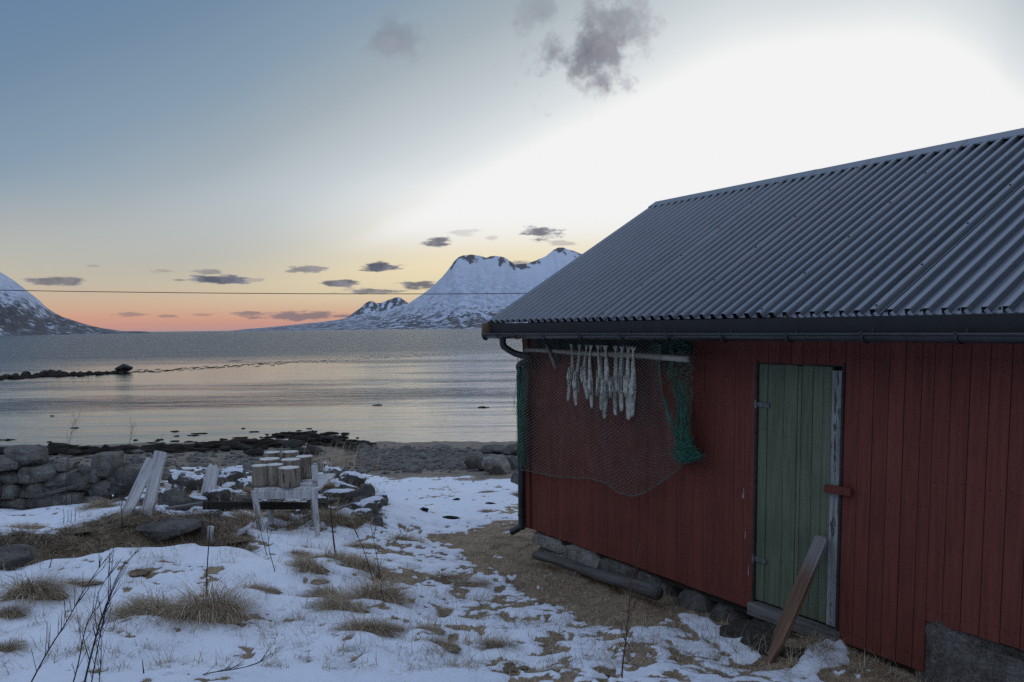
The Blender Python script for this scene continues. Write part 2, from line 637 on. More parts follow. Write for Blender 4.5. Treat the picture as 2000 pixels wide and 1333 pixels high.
def mat_rock(name, snowy=False, dark=1.0, lichen=True):
    m, T = material(name)
    n = T.noise(T.obj, 7, 6, .65)
    n2 = T.noise(T.obj, 70, 4, .7)
    base = T.ramp(T.math('MULTIPLY_ADD', n2, .55, T.math('MULTIPLY', n, .55)),
                  [(.36, tuple(.022 * dark for _ in range(3))), (.47, (.085 * dark, .08 * dark, .073 * dark)), (.56, (.15 * dark, .143 * dark, .132 * dark)), (.72, (.30 * dark, .285 * dark, .265 * dark))])
    if lichen:
        base = T.mix(T.smooth(T.noise(T.obj, 16, 5, .75), .56, .64), base, (.24 * dark, .235 * dark, .205 * dark, 1))
    base = T.mix(T.math('MULTIPLY', T.rnd, .35), base, (.06 * dark, .055 * dark, .05 * dark, 1))
    nb = T.bump(T.noise(T.obj, 15, 8, .75), 1.0, .035)
    if snowy:
        sz = T.node('ShaderNodeSeparateXYZ')
        T.l.new(T.geo.outputs['Normal'], sz.inputs[0])
        k = T.smooth(T.math('ADD', sz.outputs[2], T.math('MULTIPLY', T.math('SUBTRACT', T.noise(T.pos, 9, 4, .6), .5), 1.1)), .72, .86)
        base = T.mix(k, base, SNOW)
    setp(T, base, .85, nb, spec=.3)
    return m


def mat_wood(name, c0, c1, c2, grain_axis=2, rough=.8, patches=None, bump=.5):
    """timber with grain along the local axis grain_axis"""
    m, T = material(name)
    sc = [26, 26, 26]
    sc[grain_axis] = 1.4
    v = T.scale(T.obj, tuple(sc))
    g = T.noise(v, 1.6, 6, .7, dist=.4)
    b = T.noise(T.obj, 2.2, 4, .6)
    col = T.ramp(g, [(.3, c0), (.5, c1), (.7, c2)])
    col = T.mix(T.smooth(b, .45, .75, 0, .55), col, c0)
    if patches:
        pc, lo, hi = patches
        sc2 = [30, 30, 30]
        sc2[grain_axis] = 5
        p = T.noise(T.scale(T.obj, tuple(sc2)), 1.0, 5, .7)
        col = T.mix(T.smooth(p, lo, hi), col, pc)
    if name in ('red_paint', 'green_paint'):
        col = T.mix(1.0, col, T.mix(T.attr('tint'), (.9, .9, .91, 1), (1.1, 1.09, 1.08, 1)), 'MULTIPLY')
        run = T.noise(T.scale(T.obj, (34, 34, .9)), 1.0, 5, .7)
        col = T.mix(T.smooth(run, .58, .74, 0, .5), col, c2)
        wear = T.noise(T.scale(T.obj, (50, 50, 9)), 1.0, 5, .75)
        col = T.mix(T.smooth(wear, .69, .76, 0, .7), col, (.20, .17, .155, 1))
    sp = T.noise(T.obj, 160, 2, .5)
    col = T.mix(T.smooth(sp, .62, .8, 0, .35), col, c2)
    nb = T.bump(g, bump, .006)
    setp(T, col, rough, nb, spec=.25)
    return m


def mat_plain(name, c, rough=.5, metal=0.0, var=.25, scale=14, bump=0.0, spec=.5):
    m, T = material(name)
    n = T.noise(T.obj, scale, 5, .65)
    col = T.mix(T.smooth(n, .3, .75), tuple(v * (1 - var) for v in c), tuple(v * (1 + var) for v in c))
    nb = T.bump(n, bump, .01) if bump else None
    setp(T, col, T.math('MULTIPLY_ADD', n, .25, rough - .12), nb, metal, spec)
    return m


def mat_blade(name, stops):
    m, T = material(name)
    t = T.attr('tint')
    setp(T, T.ramp(T.math('ADD', t, T.math('MULTIPLY', T.math('SUBTRACT', T.rnd, .5), .2)), stops), .8, spec=.2)
    return m


def mat_roof():
    m, T = material('roof_metal')
    n = T.noise(T.obj, 2.0, 5, .6)
    n2 = T.noise(T.scale(T.obj, (9, 1, 1)), 9, 4, .7)
    col = T.mix(n, (.215, .228, .258, 1), (.285, .298, .33, 1))
    col = T.mix(T.smooth(n2, .55, .8, 0, .5), col, (.25, .265, .30, 1))
    setp(T, col, T.math('MULTIPLY_ADD', n2, .18, .22), T.bump(T.noise(T.obj, 3.5, 3), .16, .02), .85, .6)
    return m


def mat_sea():
    m, T = material('sea_water')
    sep = T.node('ShaderNodeSeparateXYZ')
    T.l.new(T.pos, sep.inputs[0])
    x, y = sep.outputs[0], sep.outputs[1]
    # wind: calm inside the spit, ruffled outside and in drifting cat's-paws
    line = T.math('MULTIPLY_ADD', x, .62, T.math('MULTIPLY', T.noise(T.scale(T.pos, (.02, .05, 1)), 1, 3), 14))
    outside = T.smooth(T.math('SUBTRACT', y, line), 105, 165)
    paw = T.noise(T.scale(T.pos, (.022, .085, 1)), 1.0, 4, .6)
    paw = T.smooth(paw, .47, .70)
    paw = T.math('MULTIPLY', paw, T.smooth(y, 36, 44))
    ruf = T.math('MAXIMUM', outside, T.math('MULTIPLY', paw, .55))
    w1 = T.noise(T.scale(T.pos, (1.2, 3.4, 1)), 1.5, 4, .6)
    w2 = T.noise(T.scale(T.pos, (.22, .75, 1)), 1.0, 4, .6)
    w3 = T.noise(T.scale(T.pos, (.02, .10, 1)), 1.0, 6, .75)
    h = T.math('ADD', T.math('MULTIPLY', w1, .30), T.math('MULTIPLY', w2, 1.0))
    nb = T.bump(h, 1.0, T.math('MULTIPLY_ADD', ruf, .55, .025))
    nb = T.bump(w3, 1.0, T.math('MULTIPLY', ruf, 5.0), nb)
    fl = T.noise(T.scale(T.pos, (.10, .5, 1)), 1.0, 3, .5)
    nb = T.bump(fl, 1.0, .06, nb)
    setp(T, T.mix(outside, (.036, .044, .048, 1), (.040, .064, .088, 1)), T.math('MULTIPLY_ADD', ruf, .16, .10), nb)
    T.b.inputs['IOR'].default_value = 1.333
    return m


def mat_mountain(name, top):
    m, T = material(name)
    sep = T.node('ShaderNodeSeparateXYZ')
    T.l.new(T.pos, sep.inputs[0])
    nz = T.node('ShaderNodeSeparateXYZ')
    T.l.new(T.geo.outputs['Normal'], nz.inputs[0])
    h = T.math('DIVIDE', sep.outputs[2], top)
    k = 1 / top
    n = T.noise(T.scale(T.pos, (6 * k, 6 * k, 16 * k)), 1.0, 8, .7)
    n2 = T.noise(T.scale(T.pos, (15 * k, 15 * k, 26 * k)), 1.0, 8, .7)
    rk = T.attr('rock')
    low = T.smooth(h, .45, .02, 0, .175)
    f = T.math('ADD', T.math('ADD', T.math('MULTIPLY', n, .55), T.math('MULTIPLY', n2, T.smooth(h, .7, .1, .28, .46))), T.math('ADD', low, T.math('MULTIPLY', rk, .42)))
    k1 = T.smooth(f, .60, .72)
    rock = T.mix(n2, (.03, .032, .036, 1), (.12, .115, .115, 1))
    scrub = T.mix(n2, (.035, .03, .028, 1), (.10, .085, .08, 1))
    dark = T.mix(T.smooth(h, .35, .12), rock, scrub)
    col = T.mix(T.math('MULTIPLY', k1, .9), T.mix(T.math('MULTIPLY', T.smooth(n2, .42, .6), T.smooth(h, .75, .2)), (.60, .66, .77, 1), (.40, .45, .55, 1)), dark)
    setp(T, col, .9, T.bump(n2, .6, top * .012), spec=.1)
    return m


M = dict(
    nail=mat_plain('nail_head', (.03, .018, .016), .7),
    wallstone=mat_rock('wall_stone', False, 1.2),
    palepole=mat_wood('pale_pole', (.20, .185, .16, 1), (.36, .34, .30, 1), (.48, .46, .41, 1), 0, .85, None, .5),
    ground=mat_ground(), granite=mat_rock('granite', False, .85), granite_snow=mat_rock('granite_snow', True, .65), pale=mat_rock('pale_granite', False, 1.9, False),
    weedrock=mat_rock('weed_rock', False, .28, False), beachrock=mat_rock('beach_rock', False, .85, False),
    red=mat_wood('red_paint', (.108, .033, .026, 1), (.162, .046, .035, 1), (.195, .060, .046, 1), 2, .8, ((.075, .022, .019, 1), .62, .76), .4),
    green=mat_wood('green_paint', (.074, .096, .062, 1), (.124, .160, .104, 1), (.160, .196, .138, 1), 2, .75, ((.14, .15, .13, 1), .62, .74), .5),
    peel=mat_wood('peeling_white', (.10, .11, .11, 1), (.26, .28, .28, 1), (.42, .44, .44, 1), 2, .8, ((.05, .048, .042, 1), .54, .60), .7),
    grey=mat_wood('grey_timber', (.07, .065, .06, 1), (.17, .165, .16, 1), (.27, .265, .26, 1), 2, .85, None, .7),
    white=mat_wood('white_timber', (.24, .24, .24, 1), (.52, .53, .55, 1), (.70, .71, .73, 1), 2, .8, ((.14, .125, .11, 1), .57, .68), .7),
    sill=mat_wood('grey_sill', (.05, .048, .045, 1), (.15, .145, .14, 1), (.25, .245, .24, 1), 0, .85, ((.4, .42, .45, 1), .66, .74), .7),
    log=mat_wood('old_log', (.045, .042, .04, 1), (.10, .098, .095, 1), (.17, .165, .16, 1), 0, .85, None, .5),
    tan=mat_wood('raw_board', (.13, .09, .06, 1), (.22, .155, .10, 1), (.30, .22, .15, 1), 2, .8),
    soffit=mat_wood('dark_soffit', (.018, .016, .015, 1), (.04, .036, .033, 1), (.06, .055, .05, 1), 0, .85),
    brownboard=None, bark=mat_wood('stump_bark', (.10, .083, .067, 1), (.27, .23, .19, 1), (.42, .37, .31, 1), 2, .9, ((.05, .04, .032, 1), .56, .66), 1.0),
    endgrain=mat_plain('cut_end', (.60, .59, .57), .85, 0, .3, 30, .3), blackpipe=mat_plain('black_pipe', (.012, .012, .014), .45),
    black=mat_plain('black_metal', (.026, .028, .033), .24, 0, .3, 6), fascia=mat_plain('fascia_board', (.012, .013, .016), .55, 0, .3, 9, .1),
    roof=mat_roof(), screw=mat_plain('screw', (.008, .008, .01), .5), hinge=mat_plain('hinge_iron', (.16, .17, .18), .5, .4, .4, 40),
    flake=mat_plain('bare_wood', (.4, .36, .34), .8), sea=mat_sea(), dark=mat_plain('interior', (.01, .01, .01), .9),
    weed=mat_plain('seaweed', (.017, .014, .010), .85, 0, .5, 20, .6, .15), pebble=mat_rock('pebble', False, 1.05, False),
    straw=mat_blade('dry_straw', [(.0, (.09, .068, .046)), (.35, (.26, .20, .135)), (.7, (.48, .39, .275)), (1, (.64, .55, .42))]),
    bankstraw=mat_blade('bank_straw', [(.0, (.06, .046, .034)), (.4, (.165, .127, .092)), (.75, (.29, .23, .165)), (1, (.42, .35, .26))]),
    twig=mat_plain('twig_bark', (.032, .022, .022), .7, 0, .4, 60), stalk=mat_plain('dry_stalk', (.11, .075, .05), .8, 0, .4, 60),
    redtwig=mat_plain('red_twig', (.10, .042, .034), .7, 0, .4, 60),
    netgrey=mat_plain('net_grey', (.17, .20, .18), .8, 0, .3, 8), netgreen=mat_plain('net_green', (.05, .18, .135), .8, 0, .45, 9),
    fish=mat_plain('dried_fish', (.42, .42, .37), .6, 0, .5, 26, .9), wire=mat_plain('cable_black', (.02, .017, .015), .6),
    step=mat_plain('step_mat', (.038, .033, .028), .9, 0, .5, 30, .8), snow=mat_plain('snow', (.80, .84, .90), .9, 0, .03, 12, .3),
)


def mat_lean():
    m, T = material('leaning_board')
    v = T.scale(T.obj, (30, 30, 1.6))
    g = T.noise(v, 1.5, 6, .7, dist=.5)
    sep = T.node('ShaderNodeSeparateXYZ')
    T.l.new(T.obj, sep.inputs[0])
    grey = T.ramp(g, [(.3, (.10, .095, .095)), (.55, (.22, .21, .215)), (.75, (.30, .29, .30))])
    br = T.ramp(g, [(.3, (.065, .038, .024)), (.55, (.165, .10, .065)), (.75, (.25, .165, .115))])
    k = T.smooth(T.math('ADD', sep.outputs[2], T.math('MULTIPLY', T.math('SUBTRACT', T.noise(v, .6, 3), .5), .35)), .52, .70)
    setp(T, T.mix(k, br, grey), .75, T.bump(g, .5, .005), spec=.3)
    return m


M['brownboard'] = mat_lean()
rnd = random.Random(3)

# places of the grass tussocks; wind drifts lie before the bigger ones
tus = [(62, 1170, 128, 1, 'combed straw tussock on the snow at the left edge below the bank'), (135, 1148, 66, 3, 'small straw tussock behind the combed one at the left edge'),
       (15, 1212, 70, 1, 'flattened straw tuft cut by the left edge'), (10, 1283, 78, 1, 'low dark tuft cut by the left edge near the bottom'),
       (265, 1126, 48, 4, 'little round tuft on the drift under the bank'), (298, 1208, 128, 2, 'bushy straw tussock, left half of the big double clump'),
       (408, 1210, 165, 0, 'largest straw tussock, right half of the big double clump'), (545, 1195, 26, 4, 'tiny tuft right of the big double clump'),
       (575, 1088, 56, 3, 'flat tuft in the snow before the bench'), (498, 1158, 62, 3, 'thin tuft on the snow above the tiny one'),
       (645, 1100, 90, 3, 'mossy tussock with a dark stake standing in it'), (600, 1120, 80, 2, 'long straw fringe left of the staked tussock'),
       (615, 1145, 48, 4, 'dark tuft below the straw fringe'), (700, 1125, 90, 0, 'straw tussock at the foot of the two thin saplings'),
       (640, 1178, 90, 2, 'left straw tussock of the trio in the middle of the snow'), (735, 1180, 120, 0, 'right straw tussock of the trio in the middle of the snow'),
       (665, 1198, 100, 2, 'front straw tussock of the trio in the middle of the snow'), (715, 1243, 100, 0, 'spiky straw tussock alone below the trio'),
       (755, 1232, 50, 4, 'small tuft touching the spiky lone tussock'), (828, 1238, 64, 3, 'low tuft right of the spiky lone tussock'), (845, 1268, 78, 3, 'low wide tuft under its neighbour near the bottom'),
       (968, 1278, 72, 0, 'upright tuft nearest the bottom edge at the middle'), (782, 1218, 26, 4, 'tiny tuft on the snow slope between bigger ones'), (858, 1203, 46, 3, 'brown tuft on the path edge'),
       (905, 1150, 90, 3, 'brown grass fringe on the hump of the path'), (860, 1140, 60, 3, 'thin grass on the left of the path hump'), (780, 1066, 70, 3, 'brown tuft at the top of the straw path'), (690, 1076, 60, 3, 'flat tuft left of the straw path'),
       (650, 1026, 80, 0, 'straw tussock at the right bench leg'), (618, 1018, 50, 2, 'straw tuft under the bench end'), (700, 1030, 60, 0, 'straw tuft between bench and edging stones'), (540, 1022, 60, 0, 'straw tuft under the middle of the bench'),
       (470, 1022, 60, 0, 'straw tuft left of the left bench leg'), (560, 1002, 46, 4, 'small tuft deep under the bench'), (440, 1062, 56, 3, 'dark tuft above the drift crest'), (480, 1072, 50, 3, 'dark tuft at the right end of the drift crest'),
       (240, 1028, 50, 0, 'straw tuft at the foot of the leaning planks'), (130, 1050, 60, 3, 'flat tuft on the snow terrace'), (30, 1040, 70, 3, 'brown tuft on the snow terrace at the left edge'), (195, 1000, 60, 0, 'brown tuft left of the leaning planks'),
       (955, 968, 36, 4, 'dark tuft on the snow slope before the beach boulders'), (950, 1006, 36, 4, 'brown tuft on the snow slope near the downpipe'), (1010, 975, 30, 0, 'grass tuft at the downpipe above the slope'), (735, 1010, 26, 4, 'tuft on the edging stones of the heap'),
       (1090, 1325, 80, 4, 'tuft on the snowy grass at the bottom edge'), (1000, 1310, 56, 4, 'sparse tuft right of the upright one at the bottom'), (1200, 1320, 50, 4, 'tuft by the foot of the red sapling')]
_tp = [hit(t_[0], t_[1] - 6) for t_ in tus]
DRIFTS = [(p_[0], p_[1], t_[2] / F * p_[1] * .62) for p_, t_ in zip(_tp, tus) if t_[2] >= 60]

# ------------------------------------------------------------------ setting: ground, sea
def seq(a, b, step):
    return list(np.arange(a, b, step))


def grow(start, end, s0, k):
    out, p, s = [], start, s0
    sg = 1 if end > start else -1
    while (end - p) * sg > 0:
        p += sg * s
        s *= k
        out.append(p)
    return out


gx = grow(-5.0, -160, .035, 1.12)[::-1] + seq(-5.0, 4.2, .030) + grow(4.2, 160, .035, 1.12)
gy = grow(3.6, -10, .04, 1.2)[::-1] + seq(3.6, 9.6, .024) + seq(9.6, 13, .05) + grow(13, 160, .055, 1.018)
gx, gy = np.array(gx), np.array(gy)
X, Y = np.meshgrid(gx, gy)
Z, SN, BE, WE, PX, PY = height(X.ravel(), Y.ravel(), True)
nx, ny = len(gx), len(gy)
me = bpy.data.meshes.new('ground')
idx = np.arange(nx * ny).reshape(ny, nx)
fc = np.stack([idx[:-1, :-1], idx[:-1, 1:], idx[1:, 1:], idx[1:, :-1]], -1).reshape(-1, 4)
me.vertices.add(nx * ny)
me.vertices.foreach_set('co', np.stack([X.ravel(), Y.ravel(), Z], -1).astype(np.float32).ravel())
me.loops.add(fc.size)
me.loops.foreach_set('vertex_index', fc.ravel().astype(np.int32))
me.polygons.add(len(fc))
me.polygons.foreach_set('loop_start', np.arange(0, fc.size, 4, dtype=np.int32))
me.polygons.foreach_set('use_smooth', np.ones(len(fc), bool))
me.update(calc_edges=True)
me.validate()
for nm, arr in (('snow', SN), ('beach', BE), ('weed', WE)):
    a = me.attributes.new(nm, 'FLOAT', 'POINT')
    a.data.foreach_set('value', arr.astype(np.float32))
me.materials.append(M['ground'])
go = bpy.data.objects.new('ground', me)
COL.objects.link(go)
tag(go, 'snowy and grassy shore ground sloping to the beach', 'ground', kind='structure')

b = MB()
sx = [-40000, -8000, -1500, -300, -100, 0, 100, 300, 1500, 8000, 40000]
sy = [14, 60, 160, 500, 1500, 5000, 40000]
for yy in sy:
    for xx in sx:
        b.v.append((xx, yy, SEA))
for j in range(len(sy) - 1):
    for i in range(len(sx) - 1):
        q = j * len(sx) + i
        b.f.append([q, q + 1, q + 1 + len(sx), q + len(sx)])
        b.m.append(0)
sea = b.build('sea', M['sea'])
tag(sea, 'calm fjord water, ruffled beyond the rock spit', 'sea', kind='structure')


# ------------------------------------------------------------------ mountains
def mountain(name, prof, shore_px, dr, ds, label, rockf, seed, rows=70, cols=420, power=1.5):
    """ridge profile as bearings and heights seen from the shore; ridge dr away, shoreline ds away (functions of bearing)"""
    azs, els = zip(*[azel(*p) for p in prof])
    A = np.linspace(azs[0], azs[-1], cols)
    E = np.interp(A, azs, els)
    DR = np.array([dr(a) for a in A])
    DS = np.array([ds(a) for a in A])
    top = (np.tan(np.radians(E)) * DR + EYE - SEA)
    top = top + DR * .0007 * fbm(A * 1.7, A * 0 + seed, 6, seed, .6) * np.clip(top / top.max() * 4, 0, 1)
    top = np.maximum(top, 0)
    T = np.concatenate([np.linspace(0, 1, rows), np.linspace(1, 2, 16)[1:]])
    vs, rock = [], []
    mx = top.max()
    for t in T:
        if t <= 1:
            D = DS + (DR - DS) * t
            sh = t ** power
            nn = .35 - 1.6 * np.abs(fbm(A * .9 + 5 + t * .8, t * 2.2 + A * .2, 5, seed + 2, .55))
            z = top * (sh + .22 * (nn) * t * (1 - t) * 2)
            rk = rockf(A, t, top / mx)
        else:
            D = DR + (DR - DS + 400) * (t - 1)
            z = top * (1 - (t - 1)) ** 1.2 - 6 * (t - 1)
            rk = rockf(A, 1, top / mx)
        ar = np.radians(A)
        vs.append(np.stack([np.sin(ar) * D, np.cos(ar) * D, SEA - .6 + z], -1))
        rock.append(rk * np.ones_like(A))
    nr = len(T)
    vs = np.concatenate(vs)
    b = MB()
    b.v = list(vs)
    ii = np.arange(nr * cols).reshape(nr, cols)
    b.f = [list(q) for q in np.stack([ii[:-1, :-1], ii[:-1, 1:], ii[1:, 1:], ii[1:, :-1]], -1).reshape(-1, 4)]
    b.m = [0] * len(b.f)
    o = b.build(name, mat_mountain(name, mx), smooth=True)
    a = o.data.attributes.new('rock', 'FLOAT', 'POINT')
    a.data.foreach_set('value', np.concatenate(rock).astype(np.float32))
    tag(o, label, 'mountain', kind='structure')
    return o


def rock_right(A, t, h):
    n = fbm(A * 1.6, np.full_like(A, t * 7), 4, 5)
    return np.clip(sm(t, .74, .95) * (.55 + 1.6 * n) * sm(h, .5, .75), -.2, 1.2) - .28 * sm(t, .25, .6) * (1 - sm(t, .85, .98)) * sm(h, .4, .7)


mountain('mountain', [(440, 648), (480, 643), (520, 640), (560, 636), (600, 632), (660, 625), (700, 616), (740, 609), (770, 602), (800, 592),
                      (825, 575), (850, 555), (868, 536), (880, 521), (888, 510), (895, 503), (905, 499), (922, 497), (940, 501), (950, 504), (958, 500),
                      (970, 500), (985, 503), (1005, 516), (1022, 516), (1040, 512), (1065, 501), (1080, 489), (1090, 484), (1100, 483), (1108, 487), (1122, 491),
                      (1140, 497), (1200, 505), (1300, 540), (1500, 600), (1750, 632)], 0,
         lambda a: 7200 + 900 * math.sin(a * .35), lambda a: 4600 - 15 * a, 'snowy flat topped mountain across the fjord', rock_right, 3, power=1.35)
mountain('distant_peaks', [(640, 640), (675, 622), (690, 612), (702, 603), (712, 594), (720, 589), (727, 588), (735, 593), (745, 592), (758, 586), (770, 582), (780, 581),
                           (790, 587), (800, 594), (840, 600), (900, 640)], 0, lambda a: 10800, lambda a: 9500, 'small far snowy peaks beside the flat topped mountain',
         lambda A, t, h: .25 + .9 * sm(t, .3, .9) * (.5 + fbm(A * 3, np.full_like(A, t * 5), 3, 4)), 9, 40, 260, 1.0)
mountain('headland_mountain', [(-700, 250), (-420, 330), (-250, 395), (-120, 455), (-50, 500), (0, 531), (12, 538), (30, 550), (52, 568), (64, 577), (78, 588), (86, 597), (98, 606), (120, 618), (150, 628), (180, 637), (200, 641),
                               (215, 643), (240, 647), (262, 647), (285, 647), (300, 651.5)], 0, lambda a: 2700 + 60 * (a + 31), lambda a: 1500 + 95 * max(a + 31, -10), 'snowy mountainside falling to a low headland',
         lambda A, t, h: .13 + .3 * fbm(A * 2, np.full_like(A, t * 6), 3, 7), 15, 80, 360, 1.25)

# ------------------------------------------------------------------ boathouse
_wv = ray(-8, 652.6)
_wv[2] = 0
_wv /= np.linalg.norm(_wv)
S = -_wv
Q = np.array([-S[1], S[0], 0])
if Q[1] < 0:
    Q = -Q
_r = ray(1030, 1030)
P0 = EYEP + _r * (-EYE / _r[2])
shed = empty('boathouse', P0, math.atan2(S[1], S[0]))
tag(shed, 'red timber boathouse with corrugated metal roof and green door', 'boathouse')


def wp(px, py, o=0.0):
    """photo pixel to boathouse coordinates (along wall, out of wall = -o, up)"""
    r = ray(px, py)
    t = ((P0 - o * Q - EYEP) @ Q) / (r @ Q)
    p = EYEP + t * r - P0
    return float(p @ S), float(p[2])


def L2W(s, q, z):
    return P0 + S * s + Q * q + np.array([0, 0, z])


LEN, DEP, EAVE = 9.0, 3.38, 1.80
PIT = math.radians(30.84)
OV = .28
OS = .195
# plank walls
b = MB()


def plank_run(b, s0, s1, z0, z1, w=.098, y=0.0, mat=0, gap=.0035):
    s = s0
    while s < s1 - .01:
        ww = min(w * rnd.uniform(.9, 1.12), s1 - s)
        if s1 - s - ww < .03:
            ww = s1 - s
        zz = z0 - rnd.uniform(0, .006)
        b.box((s + ww / 2, y + .011 + rnd.uniform(0, .003), (zz + z1) / 2), (ww - gap, .022, z1 - zz), mat=mat)
        b.tint += [rnd.random()] * 8
        for zn in (z0 + .07, (z0 + z1) / 2, z1 - .12):
            for k_ in (-.25, .25):
                b.box((s + ww / 2 + k_ * ww, y - .0005, zn + rnd.uniform(-.008, .008)), (.006, .004, .006), mat=2 if mat == 0 else mat)
                b.tint += [.2] * 8
        s += ww


plank_run(b, .0, 2.825, .0, 1.80, gap=.0012)
plank_run(b, 2.825, 3.505, 1.632, 1.80)
plank_run(b, 3.505, 4.058, .0, 1.80)
plank_run(b, 4.058, LEN, .285, 1.80)
for (px, py, h) in ((1453, 963, .07), (1456, 1045, .05), (1462, 1115, .06), (1451, 640 + 330, .03)):
    s, z = wp(px, py)
    b.box((s, -.0015, z), (.006, .004, h), mat=1)
    b.tint += [.5] * 8
b.build('front_wall', [M['red'], M['flake'], M['nail']], shed, bevel=.003)
b = MB()
# gable and rear walls of the same boards
for sx_, in ((.0,), (LEN,)):
    q = .03
    while q < DEP - .02:
        ww = .1
        zt = 1.80 + math.tan(PIT) * min(q + .05, DEP - q - .05) + .1
        b.box((sx_ + (.011 if sx_ == 0 else -.011), q + ww / 2, zt / 2), (.022, ww - .003, zt))
        q += ww
s = 0.03
while s < LEN - .02:
    b.box((s + .05, DEP - .011, .9), (.097, .022, 1.8))
    s += .1
b.build('rear_walls', M['red'], shed)
b = MB()
b.box((-.012, .03, .9), (.022, .1, 1.80))
b.box((.035, -.0135, .9), (.085, .022, 1.80))
b.build('corner_board', M['red'], shed, bevel=.003)
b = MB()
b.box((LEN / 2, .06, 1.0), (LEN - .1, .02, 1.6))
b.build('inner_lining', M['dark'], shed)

# door
dz0, dz1, ds0, ds1 = .07, 1.62, 2.842, 3.412
b = MB()
ws = [.075, .135, .105, .03, .085, .075, .065]
tot = sum(ws)
s = ds0
for w_ in ws:
    ww = w_ / tot * (ds1 - ds0)
    b.box((s + ww / 2, .018 + rnd.uniform(0, .004), (dz0 + dz1) / 2), (ww - .004, .022, dz1 - dz0 - rnd.uniform(0, .012)))
    b.tint += [rnd.random()] * 8
    s += ww
door = b.build('door', M['green'], shed, bevel=.003)
b = MB()
b.box((3.450, .016, (dz0 + dz1) / 2 - .01), (.068, .03, dz1 - dz0 - .02))
b.build('jamb_board', M['peel'], shed, bevel=.004)
b = MB()
b.box((2.834, .02, .85), (.016, .05, 1.58))
b.box((3.496, .02, .85), (.016, .05, 1.58))
b.box((3.165, .03, 1.626), (.66, .04, .012))
b.build('door_frame', M['soffit'], shed)
for (px, py) in ((1487, 791), (1479, 1093)):
    s, z = wp(px, py)
    b = MB()
    b.box((2.885, .001, z), (.105, .006, .03))
    b.tube([(2.832, -.006, z - .03), (2.832, -.006, z + .03)], .009, 8)
    for k in (-.035, .0, .035):
        b.tube([(2.888 + k, -.002, z), (2.888 + k, -.006, z)], .006, 6)
    b.build('hinge', M['hinge'], door, bevel=.0015)
s, z = wp(1642, 957)
b = MB()
Mx = np.array(Matrix.Rotation(math.radians(-2), 3, 'Y'))
b.box((s, -.024, z), (.185, .024, .047), Mx)
b.tube([(s + .03, -.036, z), (s + .03, -.042, z)], .009, 8)
b.build('turn_button', M['red'], shed, bevel=.004)
b = MB()
b.box((3.17, .0, .012), (.70, .09, .085))
b.build('threshold', M['sill'], shed, bevel=.008)
b = MB()
b.box((LEN / 2 + .1, .10, -.02), (LEN - .3, .1, .09))
b.build('ground_beam', M['soffit'], shed)


# --- roof
def roof_profile(pitch=.0975, h=.032):
    """trapezoid: pans with raised ribs"""
    pts = []
    s = -OS + .03
    n = int((LEN + OS) / pitch)
    for i in range(n):
        a = s + i * pitch
        pts += [(a, 0), (a + .054, 0), (a + .060, h), (a + .0895, h)]
    pts.append((s + n * pitch, 0))
    return pts, s + n * pitch


prof, send = roof_profile()
ez = 1.912
E_q = -OV - .012
R_q = DEP / 2
slope_len = (R_q - E_q) / math.cos(PIT)
up_s = np.array([0, math.cos(PIT), math.sin(PIT)])
nr_s = np.array([0, -math.sin(PIT), math.cos(PIT)])
b = MB()
rows = 2
for side in (0, 1):
    base = len(b.v)
    for k in range(rows):
        for (s, h) in prof:
            t = slope_len * k / (rows - 1)
            p = np.array([s, E_q, ez]) + up_s * t + nr_s * h
            if side:
                p = np.array([p[0], DEP - p[1], p[2]])
            b.v.append(p)
    n = len(prof)
    for i in range(n - 1):
        b.f.append([base + i, base + i + 1, base + n + i + 1, base + n + i])
        b.m.append(0)
# sheet laps: thin second skin edge at every eighth rib
for s0 in (3.06 - .0975 * 16, 3.06 - .0975 * 8, 3.06, 3.06 + .0975 * 8, 3.06 + .0975 * 16, 3.06 + .0975 * 24):
    i0 = round((s0 + OS - .03) / .0975)
    a = -OS + .03 + i0 * .0975
    base = len(b.v)
    lap = [(a + .046, .0024), (a + .053, .0030), (a + .059, .0348), (a + .0905, .0348), (a + .0985, .0032), (a + .108, .0024)]
    for k in (0, 1):
        for (s, h) in lap:
            b.v.append(np.array([s, E_q - .004, ez]) + up_s * (slope_len * k) + nr_s * h)
    for i in range(len(lap) - 1):
        b.f.append([base + i, base + i + 1, base + len(lap) + i + 1, base + len(lap) + i])
        b.m.append(0)
# fixing screws in rows on the pans
for row, t in enumerate((.035, .46, .92, 1.38, 1.80, 2.16)):
    i = row % 2
    while i < len(prof) // 4 - 1:
        a = prof[i * 4][0] + .023
        c = np.array([a, E_q, ez]) + up_s * t
        b.tube([c, c + nr_s * .006], .0062, 6, mat=1)
        if i % 8 == (round((3.06 + OS - .03) / .0975)) % 8 or (i - 1) % 8 == (round((3.06 + OS - .03) / .0975)) % 8:
            pass
        i += 2
    for s0 in (3.06 - 1.56, 3.06 - .78, 3.06, 3.84, 4.62):
        i0 = round((s0 + OS - .03) / .0975)
        a = -OS + .03 + i0 * .0975
        for ds, h in ((-.026, 0), (.075, .0348), (.12, .0)):
            c = np.array([a + ds + .0, E_q, ez]) + up_s * t + nr_s * h
            b.tube([c, c + nr_s * .006], .0062, 6, mat=1)
roof = b.build('roof', [M['roof'], M['screw']], shed)
